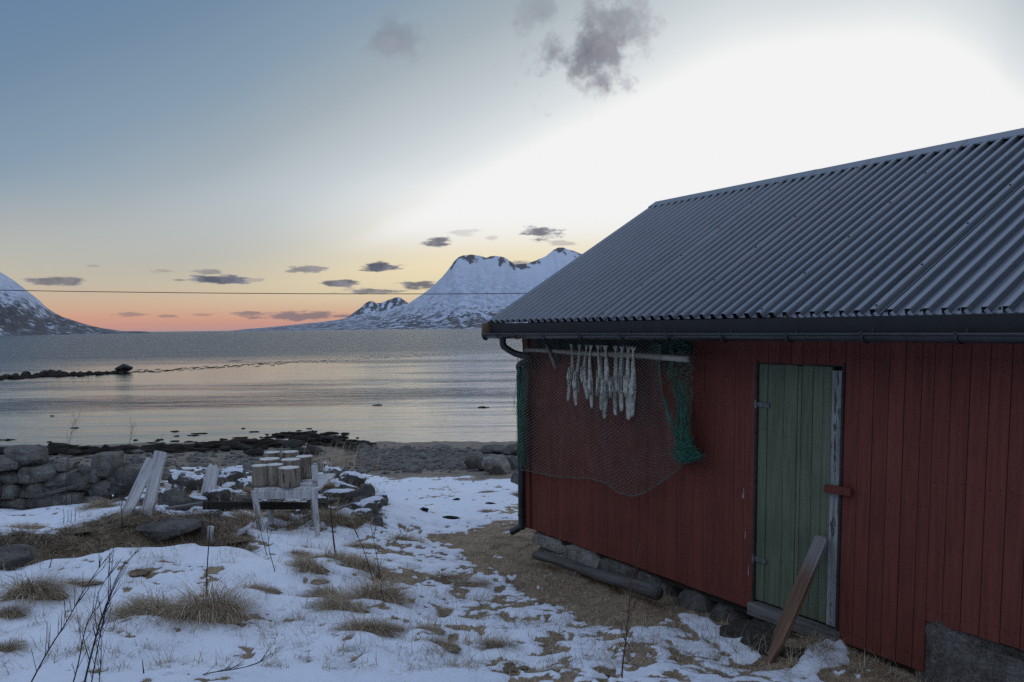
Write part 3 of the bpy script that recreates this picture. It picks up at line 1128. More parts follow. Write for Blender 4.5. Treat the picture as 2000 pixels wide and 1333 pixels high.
# ridge cap with lapped lengths
b = MB()
rz = ez + math.tan(PIT) * (R_q - E_q)
s = -OS + .01
while s < LEN + OS - .1:
    l = 2.0
    for sd in (1, -1):
        w_ = .115
        c0 = np.array([s, R_q, rz + .036])
        d_ = np.array([0, -sd * math.cos(PIT), -math.sin(PIT)])
        n_ = np.array([0, -sd * math.sin(PIT), math.cos(PIT)])
        pts = [c0, c0 + d_ * w_, c0 + d_ * (w_ + .004) - n_ * .010]
        base = len(b.v)
        for p in pts:
            b.v.append(p)
            b.v.append(p + np.array([l + .03, 0, .0]) + n_ * .002)
        for i in range(2):
            b.f.append([base + 2 * i, base + 2 * i + 1, base + 2 * i + 3, base + 2 * i + 2])
            b.m.append(0)
    s += l
rc = b.build('ridge_cap', M['roof'], roof)
md = rc.modifiers.new('thick', 'SOLIDIFY')
md.thickness = .002
# barge boards
for sx_ in (-OS + .008, LEN + OS - .03):
    b = MB()
    for side in (0, 1):
        c = np.array([sx_, (E_q + R_q) / 2, (ez + rz) / 2 - .052])
        d_ = up_s.copy()
        n_ = nr_s.copy()
        if side:
            c[1] = DEP - c[1]
            d_ = d_ * np.array([1, -1, 1])
            n_ = n_ * np.array([1, -1, 1])
        b.box(c, (.022, slope_len - .02, .10), np.stack([[1, 0, 0], d_, n_], 1))
    b.build('barge_board', M['tan'], shed, bevel=.002)
# metal verge strip
b = MB()
c = np.array([-OS + .012, (E_q + R_q) / 2, (ez + rz) / 2 + .012])
b.box(c, (.06, slope_len, .006), np.stack([[1, 0, 0], up_s, nr_s], 1))
b.box(c + np.array([-.031, 0, 0]) - nr_s * .02, (.004, slope_len, .045), np.stack([[1, 0, 0], up_s, nr_s], 1))
b.build('verge_strip', M['roof'], shed)
# fascia, soffit, tan end block
b = MB()
b.box((LEN / 2 + .01, -OV, 1.853), (LEN + 2 * OS - .075, .022, .108))
b.build('fascia', M['fascia'], shed, bevel=.002)
b = MB()
b.box((LEN / 2, -OV / 2 + .006, 1.812), (LEN + 2 * OS - .1, OV - .03, .016))
b.build('soffit', M['soffit'], shed)
b = MB()
b.box((-OS + .008, -OV - .012, 1.852), (.024, .12, .118))
b.build('eave_end_board', M['tan'], shed, bevel=.002)
# gutter
gr_, gq, gzc = .040, -OV - .060, 1.812
b = MB()
nseg = 12
ang = [math.pi + math.pi * k / nseg for k in range(nseg + 1)]
for s in (-OS + .05, LEN + OS):
    for a in ang:
        b.v.append((s, gq + gr_ * math.cos(a), gzc + gr_ * math.sin(a)))
for k in range(nseg):
    b.f.append([k, k + 1, nseg + 2 + k, nseg + 1 + k])
    b.m.append(0)
for s in (-OS + .05, LEN + OS):
    b.tube([(s, gq, gzc - .021), (s + .004, gq, gzc - .021)], .036, 14)
b.tube([(-OS + .05, gq - gr_, gzc + .002), (LEN + OS, gq - gr_, gzc + .002)], .0075, 8)
b.tube([(-OS + .05, gq + gr_, gzc + .002), (LEN + OS, gq + gr_, gzc + .002)], .004, 6)
gut = b.build('gutter', M['black'], shed, smooth=True)
md = gut.modifiers.new('thick', 'SOLIDIFY')
md.thickness = .002
brs = [wp(px, 660, OV + .08)[0] for px in (972, 1007, 1062, 1134, 1214, 1305, 1412, 1540, 1688, 1872)]
brs += [brs[-1] + .62 * k for k in range(1, 6)]
for s in brs:
    b = MB()
    pts = [(s, gq + (gr_ + .004) * math.cos(a), gzc + (gr_ + .004) * math.sin(a)) for a in ang]
    pts = [(s, gq - gr_ - .012, gzc + .012)] + pts + [(s, gq + gr_ + .008, gzc + .03)]
    for i in range(len(pts) - 1):
        p, q_ = np.array(pts[i]), np.array(pts[i + 1])
        d_ = q_ - p
        l = np.linalg.norm(d_)
        d_ /= l
        b.box((p + q_) / 2, (.015, l + .002, .003), np.stack([[1, 0, 0], d_, np.cross([1, 0, 0], d_)], 1))
    b.build('gutter_bracket', M['black'], gut)
# downpipe
def spline(pts, n=8):
    pts = [np.array(p, float) for p in pts]
    P_ = [2 * pts[0] - pts[1]] + pts + [2 * pts[-1] - pts[-2]]
    out = []
    for i in range(1, len(P_) - 2):
        for k in range(n):
            t = k / n
            a, b_, c, d = P_[i - 1], P_[i], P_[i + 1], P_[i + 2]
            out.append(.5 * (2 * b_ + (c - a) * t + (2 * a - 5 * b_ + 4 * c - d) * t * t + (3 * b_ - a - 3 * c + d) * t ** 3))
    out.append(pts[-1])
    return out


s0, z0 = wp(984, 662, OV + .05)
b = MB()
pp = [(s0, gq, gzc - .03), (s0, gq, 1.735), (s0 + .01, gq + .012, 1.70), (s0 + .05, gq + .10, 1.64), (s0 + .12, gq + .22, 1.595), (-.02, -.055, 1.53), (-.018, -.05, 1.46)]
b.tube(spline(pp, 5), .030, 14)
sb, zb = wp(1019, 1018, .05)
b.tube(spline([(-.018, -.05, 1.48), (-.018, -.05, .9), (-.018, -.05, .06), (-.022, -.065, .01), (-.055, -.13, -.035), (-.065, -.15, -.045)], 6), .0335, 14)
dp = b.build('downpipe', M['black'], shed, smooth=True)
for z in (1.42, .75, .12):
    b = MB()
    b.tube([(-.018, -.05, z - .012), (-.018, -.05, z + .012)], .038, 14)
    b.box((-.018, -.02, z), (.02, .05, .02))
    b.build('pipe_clip', M['black'], dp)

# ------------------------------------------------------------------ rocks
_ico = None


def ico(sub=3):
    bm = bmesh.new()
    bmesh.ops.create_icosphere(bm, subdivisions=sub, radius=1)
    v = np.array([p.co[:] for p in bm.verts])
    f = [[q.index for q in p.verts] for p in bm.faces]
    bm.free()
    return v, f


ICO3, ICO2, ICO1, ICO4 = ico(3), ico(2), ico(1), ico(4)


def rock_shape(seed, size, cuts=11, rough=.05, sub=3, block=1.0):
    """faceted boulder: sphere cut by random planes, then roughened"""
    r = np.random.RandomState(seed)
    v, f = {1: ICO1, 2: ICO2, 3: ICO3, 4: ICO4}[sub]
    v = np.sign(v) * np.abs(v) ** block
    for k in range(cuts):
        n = r.normal(size=3)
        n /= np.linalg.norm(n)
        d = r.uniform(.52, .82) if block == 1 else r.uniform(.74, .98)
        e = np.maximum(v @ n - d, 0)
        v -= e[:, None] * n * .93
    for ax in range(3):
        v[:, ax] /= max(abs(v[:, ax].max()), abs(v[:, ax].min()))
    v *= np.array(size) * .5
    m = float(np.mean(size))
    q = v / m * 3
    v += (fbm(q[:, 0] + q[:, 2] * .7, q[:, 1] - q[:, 2] * .6, 3, seed % 50) * rough * m)[:, None] * (v / (np.linalg.norm(v, axis=1)[:, None] + 1e-9))
    v += (fbm(q[:, 0] * 3.1 + q[:, 2] * 2.3, q[:, 1] * 3.1 - q[:, 2] * 2.1, 3, seed % 31 + 7) * rough * .45 * m)[:, None] * (v / (np.linalg.norm(v, axis=1)[:, None] + 1e-9))
    return v, f


def rock(name, c, size, seed, mat, rz=0.0, parent=None, cuts=11, rough=.06, tilt=0.0, sub=3, block=1.0):
    v, f = rock_shape(seed, size, cuts, rough, sub, block)
    R = np.array(Matrix.Rotation(rz, 3, 'Z') @ Matrix.Rotation(tilt, 3, 'Y'))
    b = MB()
    b.v = list(v @ R.T)
    b.f = [list(q) for q in f]
    b.m = [0] * len(f)
    o = b.build(name, mat, parent, smooth=False, loc=tuple(c))
    me_ = o.data
    me_.polygons.foreach_set('use_smooth', [True] * len(me_.polygons))
    bm = bmesh.new()
    bm.from_mesh(me_)
    for e in bm.edges:
        e.smooth = e.calc_face_angle(0) < .42
    bm.to_mesh(me_)
    bm.free()
    return o


def local(p):
    """world to boathouse coordinates"""
    d_ = np.asarray(p) - P0
    return (float(d_ @ S), float(d_ @ Q), float(d_[2]))


# foundation stones under the front wall (parts of the boathouse)
def fstone(px0, px1, zt, zb, seed, mat='granite', thick=.26, q=.09):
    s0 = wp(px0, 1030 + .364 * (px0 - 1030))[0]
    s1 = wp(px1, 1030 + .364 * (px1 - 1030))[0]
    rock('foundation_stone', ((s0 + s1) / 2, q, (zt + zb) / 2), ((s1 - s0) * .97, thick, zt - zb), seed, M[mat], parent=shed, cuts=5, rough=.07, block=.4)


fstone(1032, 1098, -.01, -.16, 21, 'pale')
fstone(1040, 1100, -.12, -.36, 22, 'pale')
fstone(1101, 1180, -.015, -.26, 23, 'pale')
fstone(1165, 1245, -.02, -.30, 24)
fstone(1238, 1300, -.02, -.30, 25, 'granite')
fstone(1305, 1380, -.03, -.28, 26)
fstone(1375, 1440, -.05, -.28, 27, 'granite')
fstone(1445, 1520, -.075, -.26, 28)
fstone(1525, 1640, -.09, -.30, 29)
rock('foundation_stone', (4.50, .175, .05), (1.06, .36, .57), 31, M['wallstone'], parent=shed, cuts=0, rough=.22, sub=4, block=.36)
rock('foundation_stone', (5.26, .19, .06), (.40, .34, .52), 32, M['granite'], parent=shed, cuts=4, block=.3)
s = 5.3
k = 0
while s < LEN - .3:
    rock('foundation_stone', (s + .42, .2, .05), (.7, .34, .56), 33 + k, M['granite'], parent=shed, cuts=4, block=.3)
    s += .68
    k += 1

# doorstep
dpt = hit(1500, 1252)
b = MB()
outl = []
for k in range(22):
    a = 2 * math.pi * k / 22
    rr = 1 + .10 * math.sin(3 * a + 1) + .05 * math.sin(7 * a)
    outl.append((.36 * rr * math.cos(a), .20 * rr * math.sin(a)))
b.prism(outl, (S[0], S[1], 0), (Q[0], Q[1], 0), (0, 0, -.07), (0, 0, .085))
o = b.build('doorstep', M['step'], bevel=.012, loc=(dpt[0], dpt[1], dpt[2] + .01))
tag(o, 'flat dark trodden doorstep slab before the green door', 'doorstep')

# log lying along the foundation
_l0, _l1 = wp(1046, 1090, .24), wp(1288, 1166, .24)
a_, c_ = L2W(_l0[0], -.24, _l0[1]), L2W(_l1[0], -.24, _l1[1])
for e_ in (a_, c_):
    e_[2] = max(e_[2], hz(e_[0], e_[1]) + .01)
d_ = c_ - a_
ln = np.linalg.norm(d_)
b = MB()
b.tube([(ln * t, .012 * math.sin(t * 5), .006 * math.sin(t * 9)) for t in np.linspace(0, 1, 14)], [.036 + .016 * t + .002 * math.sin(t * 23) for t in np.linspace(0, 1, 14)], 14)
_lift = max(hz(*(a_ + d_ * t)[:2]) - (a_ + d_ * t)[2] for t in np.linspace(0, 1, 30))
o = b.build('old_pole', M['log'], smooth=True, loc=(a_[0], a_[1], a_[2] + min(max(0, _lift), .05) + .025))
o.rotation_euler = Vector(d_).to_track_quat('X', 'Z').to_euler()
tag(o, 'long grey pole lying along the foot of the red wall', 'pole')

# ------------------------------------------------------------------ leaning board at the door
sT, zT = wp(1608, 1043, .03)
top = L2W(sT, -.035, zT)
bot = hit(1500, 1296)
d_ = top - bot
ln = float(np.linalg.norm(d_))
zax = d_ / ln
xax = S - (S @ zax) * zax
xax /= np.linalg.norm(xax)
yax = np.cross(zax, xax)
hw = .046
b = MB()
b.prism([(-.010, 0), (.014, 0), (hw * .72, .12), (hw, .26), (hw, ln - .02), (hw - .012, ln), (-hw + .004, ln), (-hw, ln - .016), (-hw, .20), (-hw * .6, .09)],
        (1, 0, 0), (0, 0, 1), (0, -.016, 0), (0, .032, 0))
o = b.build('leaning_board', M['brownboard'], bevel=.004)
o.matrix_world = Matrix(((xax[0], yax[0], zax[0], bot[0]), (xax[1], yax[1], zax[1], bot[1]), (xax[2], yax[2], zax[2], bot[2] - .02), (0, 0, 0, 1)))
tag(o, 'pointed wooden board propped slantwise against the green door', 'board')

# ------------------------------------------------------------------ drying pole, fish, net
PO = .17
s0, z0 = wp(1026, 684, PO)
s1, z1 = wp(1345, 701, PO)
z1 += .0
rt = empty('drying_pole', L2W(s0, -PO, z0), math.atan2(S[1], S[0]))
tag(rt, 'bleached horizontal drying pole hung under the eaves', 'pole')
b = MB()
b.tube([((s1 - s0) * t, .006 * math.sin(t * 7), (z1 - z0) * t + .004 * math.sin(t * 11)) for t in np.linspace(0, 1, 18)], [.017 + .006 * t for t in np.linspace(0, 1, 18)], 10)
b.build('pole_rod', M['palepole'], rt, smooth=True)
for px in (1086, 1295):
    s, z = wp(px, 690, PO)
    b = MB()
    b.box((s - s0, .03, .03), (.035, .022, .26))
    b.build('hanger', M['soffit'], rt, bevel=.003)
# back plank behind
sA, _ = wp(1046, 680, .03)
sB, _ = wp(1347, 680, .03)
b = MB()
b.box(((sA + sB) / 2, -.018, 1.738), (sB - sA, .022, .115))
b.build('hanging_rail', M['soffit'], shed, bevel=.002)


def poleline(s):
    return z0 + (z1 - z0) * (s - s0) / (s1 - s0)


fish_spec = [(1119, 784, 9, .0), (1133, 792, 9, -.005), (1147, 780, 9, .0), (1161, 798, 9, -.008), (1175, 802, 10, .0), (1190, 818, 12, -.012), (1204, 811, 10, .0),
             (1218, 803, 10, -.006), (1231, 820, 11, .0), (1244, 815, 11, -.01), (1126, 768, 7, .05), (1168, 774, 7, .05), (1211, 787, 8, .05)]
fl = ['dried fish at the left end of the row', 'second dried fish from the left end of the row', 'third dried fish from the left end, shorter than its neighbours', 'fourth dried fish from the left end of the row',
      'fifth dried fish from the left, just left of the broadest one', 'broadest long dried fish in the middle of the row', 'dried fish just right of the broadest one', 'third dried fish from the right end of the row',
      'long dried fish second from the right end of the row', 'dried fish at the right end of the row', 'short dried fish hanging behind the two leftmost', 'short dried fish hanging behind the fourth and fifth', 'short dried fish hanging behind the right half of the row']
for i, (px, pyb, wpx, qo) in enumerate(fish_spec):
    s, _ = wp(px, 700, PO)
    sb_, zb_ = wp(px + rnd.uniform(-3, 3), pyb, PO)
    zt_ = poleline(s) + .07
    H_ = zt_ - zb_
    wd = wpx / 1690 * 6.9 * .66
    rr = random.Random(100 + i)
    v, f = [], []
    rows_, sd = 34, 14
    o_ = empty('dried_fish', L2W(s, -PO - .024 + qo, zt_), math.atan2(S[1], S[0]))
    b = MB()
    for k in range(rows_):
        t = k / (rows_ - 1)
        tailw = .75 if t < .05 else 0
        body = .25 + .75 * math.sin(min(1, max(0, (t - .05) / .55)) * math.pi / 2)
        if t > .62:
            body *= 1 - .35 * ((t - .62) / .38)
        if t > .97:
            body *= .7
        if t < .10:
            body = .30 + .9 * (1 - t / .10) ** 1.5
        wob = .16 * math.sin(t * 7 + i) + .05 * math.sin(t * 31 + i * 2)
        cxo = .012 * math.sin(t * 5 + i * 1.3) + (sb_ - s) * t
        cyo = .010 * math.sin(t * 4 + i) + .005
        for q_ in range(sd):
            a = 2 * math.pi * q_ / sd
            rx = wd * body * (1 + wob * .5 + .08 * math.sin(3 * a + t * 6 + i))
            ry = wd * .62 * body * (1 + .12 * math.sin(2 * a + t * 8)) if t > .1 else wd * .16
            b.v.append((cxo + rx * math.cos(a), cyo + ry * math.sin(a), -H_ * t))
    for k in range(rows_ - 1):
        for q_ in range(sd):
            q2 = (q_ + 1) % sd
            b.f.append([k * sd + q_, k * sd + q2, (k + 1) * sd + q2, (k + 1) * sd + q_])
            b.m.append(0)
    b.f.append(list(range(sd)))
    b.f.append([(rows_ - 1) * sd + q_ for q_ in range(sd)])
    b.m += [0, 0]
    b.build('fish_body', M['fish'], o_, smooth=True)
    # ragged belly flap and fin
    b = MB()
    t0 = .42 + rr.uniform(-.05, .05)
    n_ = 8
    for side in (1, -1):
        base = len(b.v)
        for k in range(n_):
            t = t0 + .30 * k / (n_ - 1)
            fl_ = wd * (.5 + .34 * math.sin(math.pi * k / (n_ - 1)) + rr.uniform(-.15, .15))
            b.v.append((side * wd * .35 + .012 * math.sin(t * 5 + i * 1.3), -.012, -H_ * t))
            b.v.append((side * fl_ + .012 * math.sin(t * 5 + i * 1.3), -.018 - rr.uniform(0, .012), -H_ * t - .01))
        for k in range(n_ - 1):
            b.f.append([base + 2 * k, base + 2 * k + 1, base + 2 * k + 3, base + 2 * k + 2])
            b.m.append(0)
    fp = b.build('belly_flap', M['fish'], o_, smooth=True)
    md = fp.modifiers.new('thick', 'SOLIDIFY')
    md.thickness = .005
    tag(o_, fl[i], 'dried fish', 'dried fish hung on the pole')

# short loose stick on the left end
a_ = L2W(*[wp(1067, 671, PO + .03)[0], -PO - .03, wp(1067, 671, PO + .03)[1]])
c_ = L2W(*[wp(1087, 722, PO + .03)[0], -PO - .03, wp(1087, 722, PO + .03)[1]])
b = MB()
b.tube([a_ + (c_ - a_) * t for t in np.linspace(0, 1, 6)], [.012, .014, .015, .017, .018, .016], 8)
tag(b.build('short_stick', M['grey'], smooth=True), 'short bleached stick slung slantwise over the drying pole', 'stick')

# fishing net: knotted mesh sheet draped over the pole, gathered at both ends
net = empty('fishing_net', L2W(s0, 0, z0), 0)
tag(net, 'green fishing net draped over the fish and gathered at right', 'fishing net')
topl = [(1020, 662), (1060, 660), (1110, 660), (1200, 661), (1260, 664), (1290, 672)]
botl = [(1017, 918), (1045, 923), (1078, 930), (1110, 934), (1150, 934), (1185, 945), (1205, 962), (1235, 970), (1262, 962), (1292, 942), (1318, 922), (1338, 905)]
leftl = [(1020, 662), (1024, 720), (1014, 790), (1012, 850), (1017, 918)]
rightl = [(1290, 672), (1288, 715), (1292, 760), (1305, 810), (1322, 850), (1338, 905)]


def curve(pts):
    p = np.array(pts, float)
    l = np.concatenate([[0], np.cumsum(np.hypot(*np.diff(p, axis=0).T))])
    l /= l[-1]
    return lambda t: np.array([np.interp(t, l, p[:, 0]), np.interp(t, l, p[:, 1])])


ct, cb, cl, cr_ = curve(topl), curve(botl), curve(leftl), curve(rightl)
NU, NV = 76, 84


def netpt(u, v):
    p = (1 - v) * ct(u) + v * cb(u) + (1 - u) * cl(v) + u * cr_(v) - ((1 - u) * (1 - v) * ct(0) + u * (1 - v) * ct(1) + (1 - u) * v * cb(0) + u * v * cb(1))
    fold = .030 * math.sin(u * 21 + 3 * v) * (1 - .4 * v) + .018 * math.sin(u * 47 + 1) + .03 * float(perlin(u * 5, v * 4, 3))
    o = .205 + fold * .6 - .12 * v + .045 * math.sin(v * math.pi)
    o = max(o, .055)
    jit = .9
    s, z = wp(p[0] + jit * float(perlin(u * 33, v * 37, 5)), p[1] + jit * float(perlin(u * 31, v * 35, 9)) * (1 if .02 < v else 0), o)
    return L2W(s, -o, z) - np.array(net.location)


grid = {}
for j in range(NV + 1):
    for i in range(NU + 1):
        if (i + j) % 2 == 0:
            grid[i, j] = netpt(i / NU, j / NV)
b = MB()
holes = [(.36, .86, .05), (.44, .93, .06), (.62, .80, .03)]
for (i, j), p in grid.items():
    for di in (1, -1):
        q_ = grid.get((i + di, j + 1))
        if q_ is None:
            continue
        u, v = i / NU, j / NV
        if any((u - a) ** 2 + (v - c) ** 2 < r * r and rnd.random() < .12 for a, c, r in holes):
            continue
        mid = (p + q_) / 2 + np.array([0, 0, -.0015])
        b.tube([p, mid, q_], .00120, 3, cap=False)
b.build('net_sheet', M['netgrey'], net)
# border cord along the lower and side edges
b = MB()
for cfun, n_ in ((lambda t: (t, 1.0), 90), (lambda t: (1.0, t), 60), (lambda t: (0.0, t), 60)):
    b.tube([netpt(*cfun(k / n_)) for k in range(n_ + 1)], .0028, 5)
b.build('net_border_cord', M['netgreen'], net)


def bundle(b, path, spread, n, rad, seed, wig=.3):
    """tangled strands following a path of (px,py,o) with a spread in pixels"""
    r = random.Random(seed)
    P_ = np.array(path, float)
    tt = np.linspace(0, 1, len(P_))
    for k in range(n):
        off = np.array([r.gauss(0, 1), r.gauss(0, .5), r.gauss(0, 1)])
        t0 = r.uniform(0, .75)
        t1 = min(1, t0 + r.uniform(.15, .6))
        pts = []
        ph = [r.uniform(0, 6.28) for _ in range(3)]
        fr = r.uniform(8, 30)
        for t in np.linspace(t0, t1, 12):
            c = [np.interp(t, tt, P_[:, m]) for m in range(3)]
            sp = np.interp(t, np.linspace(0, 1, len(spread)), spread)
            x_ = c[0] + sp * (off[0] * .55 + wig * math.sin(fr * t + ph[0]))
            y_ = c[1] + sp * .5 * wig * math.sin(fr * 1.3 * t + ph[1])
            o = max(.035, c[2] + .004 * sp * .4 * (off[2] + math.sin(fr * t + ph[2])))
            s, z = wp(x_, y_, o)
            pts.append(L2W(s, -o, z) - np.array(net.location))
        b.tube(pts, rad, 3, cap=False)


def mesh_fold(b, path, spread, seed, nu=10, nv=60, rad=.0011, ofs=.0):
    """a gathered strip of the same knotted mesh"""
    r = np.random.RandomState(seed)
    P_ = np.array(path, float)
    tt = np.linspace(0, 1, len(P_))
    g = {}
    for j in range(nv + 1):
        for i in range(nu + 1):
            if (i + j) % 2:
                continue
            t = j / nv
            c = [np.interp(t, tt, P_[:, m]) for m in range(3)]
            sp = np.interp(t, np.linspace(0, 1, len(spread)), spread)
            u = i / nu - .5
            x_ = c[0] + sp * (2 * u + .25 * math.sin(9 * u + 5 * t + seed) + .12 * r.randn())
            y_ = c[1] + sp * .10 * r.randn()
            o = max(.03, c[2] + .02 * math.sin(14 * u + 4 * t + seed) + .006 * r.randn() + ofs)
            s, z = wp(x_, y_, o)
            g[i, j] = L2W(s, -o, z) - np.array(net.location)
    for (i, j), p in g.items():
        for di in (1, -1):
            q_ = g.get((i + di, j + 1))
            if q_ is not None:
                b.tube([p, q_], rad, 3, cap=False)


rpath = [(1308, 664, .16), (1318, 720, .15), (1332, 780, .13), (1334, 830, .11), (1338, 870, .10), (1342, 900, .09)]
b = MB()
for k in range(2):
    mesh_fold(b, [(p[0] + (k - .5) * 10, p[1], p[2]) for p in rpath], [34, 28, 17, 11, 16, 18], 40 + k, 16, 64, ofs=.015 * k)
bundle(b, rpath[1:], [12, 8, 9, 15, 16], 110, .0013, 5)
bundle(b, [(1330, 860, .10), (1338, 885, .10), (1352, 893, .09), (1336, 900, .08)], [17, 19, 16, 14], 260, .0013, 6, .6)
bundle(b, [(1296, 770, .12), (1308, 820, .12), (1326, 860, .11), (1338, 890, .1)], [5, 6, 8, 9], 60, .0012, 16)
# loops of slack twine at the knot
for k in range(26):
    r = random.Random(300 + k)
    cx_, cy_, ra = 1346 + r.uniform(-12, 9), 888 + r.uniform(-14, 10), r.uniform(6, 14)
    pts = []
    for a in np.linspace(0, 2 * math.pi * .9, 16):
        s, z = wp(cx_ + ra * math.cos(a + k), cy_ + ra * .8 * math.sin(a + k), .09 + .03 * math.sin(a))
        pts.append(L2W(s, -(.09 + .03 * math.sin(a)), z) - np.array(net.location))
    b.tube(pts, .0012, 3, cap=False)
b.build('gathered_net', M['netgreen'], net)
b = MB()
lpath = [(1020, 690, .10), (1022, 740, .10), (1017, 800, .10), (1018, 860, .10), (1020, 912, .09)]
for k in range(2):
    mesh_fold(b, [(p[0] + k * 5, p[1], p[2] + .01) for p in lpath], [7, 9, 9, 7, 6], 60 + k, 8, 70)
bundle(b, lpath, [5, 7, 7, 5, 5], 90, .0012, 8)
bundle(b, [(1013, 690, .11), (1011, 760, .11), (1009, 800, .11), (1012, 830, .11)], [3, 4, 5, 4], 16, .0011, 9)
b.build('hanging_net_edge', M['netgreen'], net)

# ------------------------------------------------------------------ dry stone wall (left)
wall = empty('dry_stone_wall', hit(160, 1002))
tag(wall, 'low dry stone wall of lichened grey boulders at the left', 'stone wall')
wst = [(14, 903, 54, 30), (52, 894, 60, 44), (22, 929, 50, 30), (80, 923, 66, 32), (122, 908, 50, 20), (130, 932, 60, 28), (25, 958, 34, 28), (70, 953, 62, 30), (118, 950, 56, 26),
       (160, 938, 50, 34), (190, 928, 38, 24), (213, 910, 48, 50), (198, 952, 58, 38), (242, 950, 46, 44), (6, 962, 20, 46), (34, 984, 58, 34), (90, 983, 60, 38), (140, 972, 54, 34),
       (186, 976, 50, 26), (12, 1004, 60, 26), (68, 1004, 60, 24), (120, 998, 54, 24), (-30, 915, 56, 44), (-30, 955, 60, 44), (-30, 990, 66, 44), (262, 928, 46, 40), (238, 976, 44, 22)]
wst += [(-90 - 62 * i, 912 + 38 * j + rnd.uniform(-6, 6), rnd.uniform(54, 74), rnd.uniform(36, 46)) for i in range(5) for j in range(3)]
for k, (px, py, w_, h_) in enumerate(wst):
    D = 9.75 + .0012 * (px) + rnd.uniform(-.04, .04)
    c = at(px, py, D)
    sz = (w_ / F * D * 1.02, rnd.uniform(.3, .42), h_ / F * D * 1.02)
    rock('stone', c - np.array(wall.location), sz, 200 + k, M['wallstone'], rnd.uniform(-.15, .15), wall, 4, .10, rnd.uniform(-.12, .12), block=.3)
for k in range(16):
    c = at(-10 + 18 * k, rnd.uniform(925, 990), 9.95 + rnd.uniform(0, .1))
    rock('stone', c - np.array(wall.location), (.34, .3, .24), 300 + k, M['granite'], rnd.uniform(-.3, .3), wall, 5, .08, block=.35)
b = MB()
a_, c_ = at(68, 972, 9.48), at(155, 948, 9.44)
b.tube([a_, (a_ + c_) / 2, c_], .022, 8)
tag(b.build('rail', M['log'], smooth=True), 'thin dark rail leaning along the dry stone wall', 'rail')

# ------------------------------------------------------------------ single boulders
def boulder(px, py, w_, h_, D, seed, mat, label, group=None, depth=None, cuts=11, rough=.06, tilt=0, rz=0.0, name='boulder', block=1.0):
    if 400 < seed < 420:
        D = float(hit(px, py + h_ * .40)[1]) + .1
    c = at(px, py, D)
    sz = (w_ / F * D, (depth or .8 * w_ / F * D), h_ / F * D)
    o = rock(name, c, sz, seed, M[mat], rz, None, cuts, rough, tilt, 3, block if 420 > seed or seed > 480 else 1.0)
    return tag(o, label, 'boulder', group)


g1 = 'stones of the heap by the log bench'
boulder(280, 918, 50, 46, 9.9, 401, 'granite', 'dark boulder right behind the two leaning planks', g1, block=.6)
boulder(362, 945, 68, 50, 9.5, 402, 'granite_snow', 'large square boulder with snow on its shoulder, between planks and post', g1, block=.6)
boulder(455, 935, 60, 40, 9.8, 403, 'granite_snow', 'snow streaked low stone right of the broken post', g1, block=.6)
boulder(690, 938, 56, 34, 10.0, 404, 'granite_snow', 'snow capped slab topping the corner of the heap', g1, block=.6)
boulder(716, 968, 34, 46, 9.6, 405, 'granite', 'upright corner stone under the snow capped slab', g1, block=.6)
boulder(727, 998, 26, 36, 9.1, 406, 'granite', 'lowest edging stone beside the snowy path', g1, block=.6)
boulder(652, 925, 44, 22, 10.6, 407, 'granite_snow', 'flat snow capped stone behind the right end of the bench', g1, block=.6)
boulder(702, 1008, 58, 28, 8.8, 408, 'granite_snow', 'rounded stone at the foot of the heap near the bench leg', g1, block=.6)
boulder(660, 968, 60, 24, 9.4, 409, 'granite_snow', 'snowy flat stone just right of the bench top', g1, block=.6)
boulder(334, 1030, 112, 36, 7.9, 410, 'granite', 'long low dark stone on the grassy bank', g1, .6, block=.55)
boulder(20, 1092, 84, 46, 7.3, 411, 'granite', 'grey stone at the left end of the grassy bank', g1, .4, block=.55)
boulder(738, 1022, 22, 26, 8.8, 412, 'granite', 'small stone ending the row of edging stones', g1, block=.6)
boulder(590, 950, 70, 30, 10.0, 413, 'granite_snow', 'snowy stone hidden behind the bench and stumps', g1, block=.6)
g2 = 'boulders on the beach beside the red wall'
boulder(965, 879, 54, 24, 19.5, 421, 'beachrock', 'rounded dark boulder topping the beach heap by the boathouse', g2)
boulder(1003, 880, 46, 26, 19.0, 422, 'beachrock', 'dark boulder half hidden by the downpipe', g2)
boulder(955, 892, 62, 12, 19.0, 423, 'beachrock', 'thin flat slab across the middle of the beach heap', g2)
boulder(968, 910, 64, 46, 17.5, 424, 'pale', 'big pale angular boulder before the beach heap', g2, tilt=.5)
boulder(935, 905, 58, 34, 18.3, 425, 'beachrock', 'low sloping grey boulder left of the pale one', g2, tilt=-.2)
boulder(1003, 910, 50, 42, 18.2, 426, 'beachrock', 'grey boulder between the pale one and the wall', g2)
boulder(1012, 935, 30, 28, 13.5, 427, 'granite', 'brownish stone at the downpipe above the snow', g2)
g3 = 'stones of the spit in the water'
boulder(241, 719, 34, 16, 82, 431, 'weedrock', 'biggest dark boulder alone at the end of the spit', g3, cuts=8)
for k, (px, py, w_, h_) in enumerate([(86, 731, 17, 10), (50, 732, 16, 9), (100, 731, 16, 11), (115, 731, 15, 10), (127, 731, 14, 9), (12, 738, 24, 8), (70, 735, 16, 8), (145, 731, 16, 6), (158, 731, 13, 7),
                                      (175, 730, 12, 6), (192, 730, 18, 5), (208, 730, 10, 5), (30, 736, 18, 8)]):
    boulder(px, py - 1, w_ * 1.15, h_ * 1.45, 76 + .035 * px, 440 + k, 'weedrock', 'small weed darkened stone in the line of the low spit', g3, cuts=9)
g4 = 'weedy stones at the water edge'
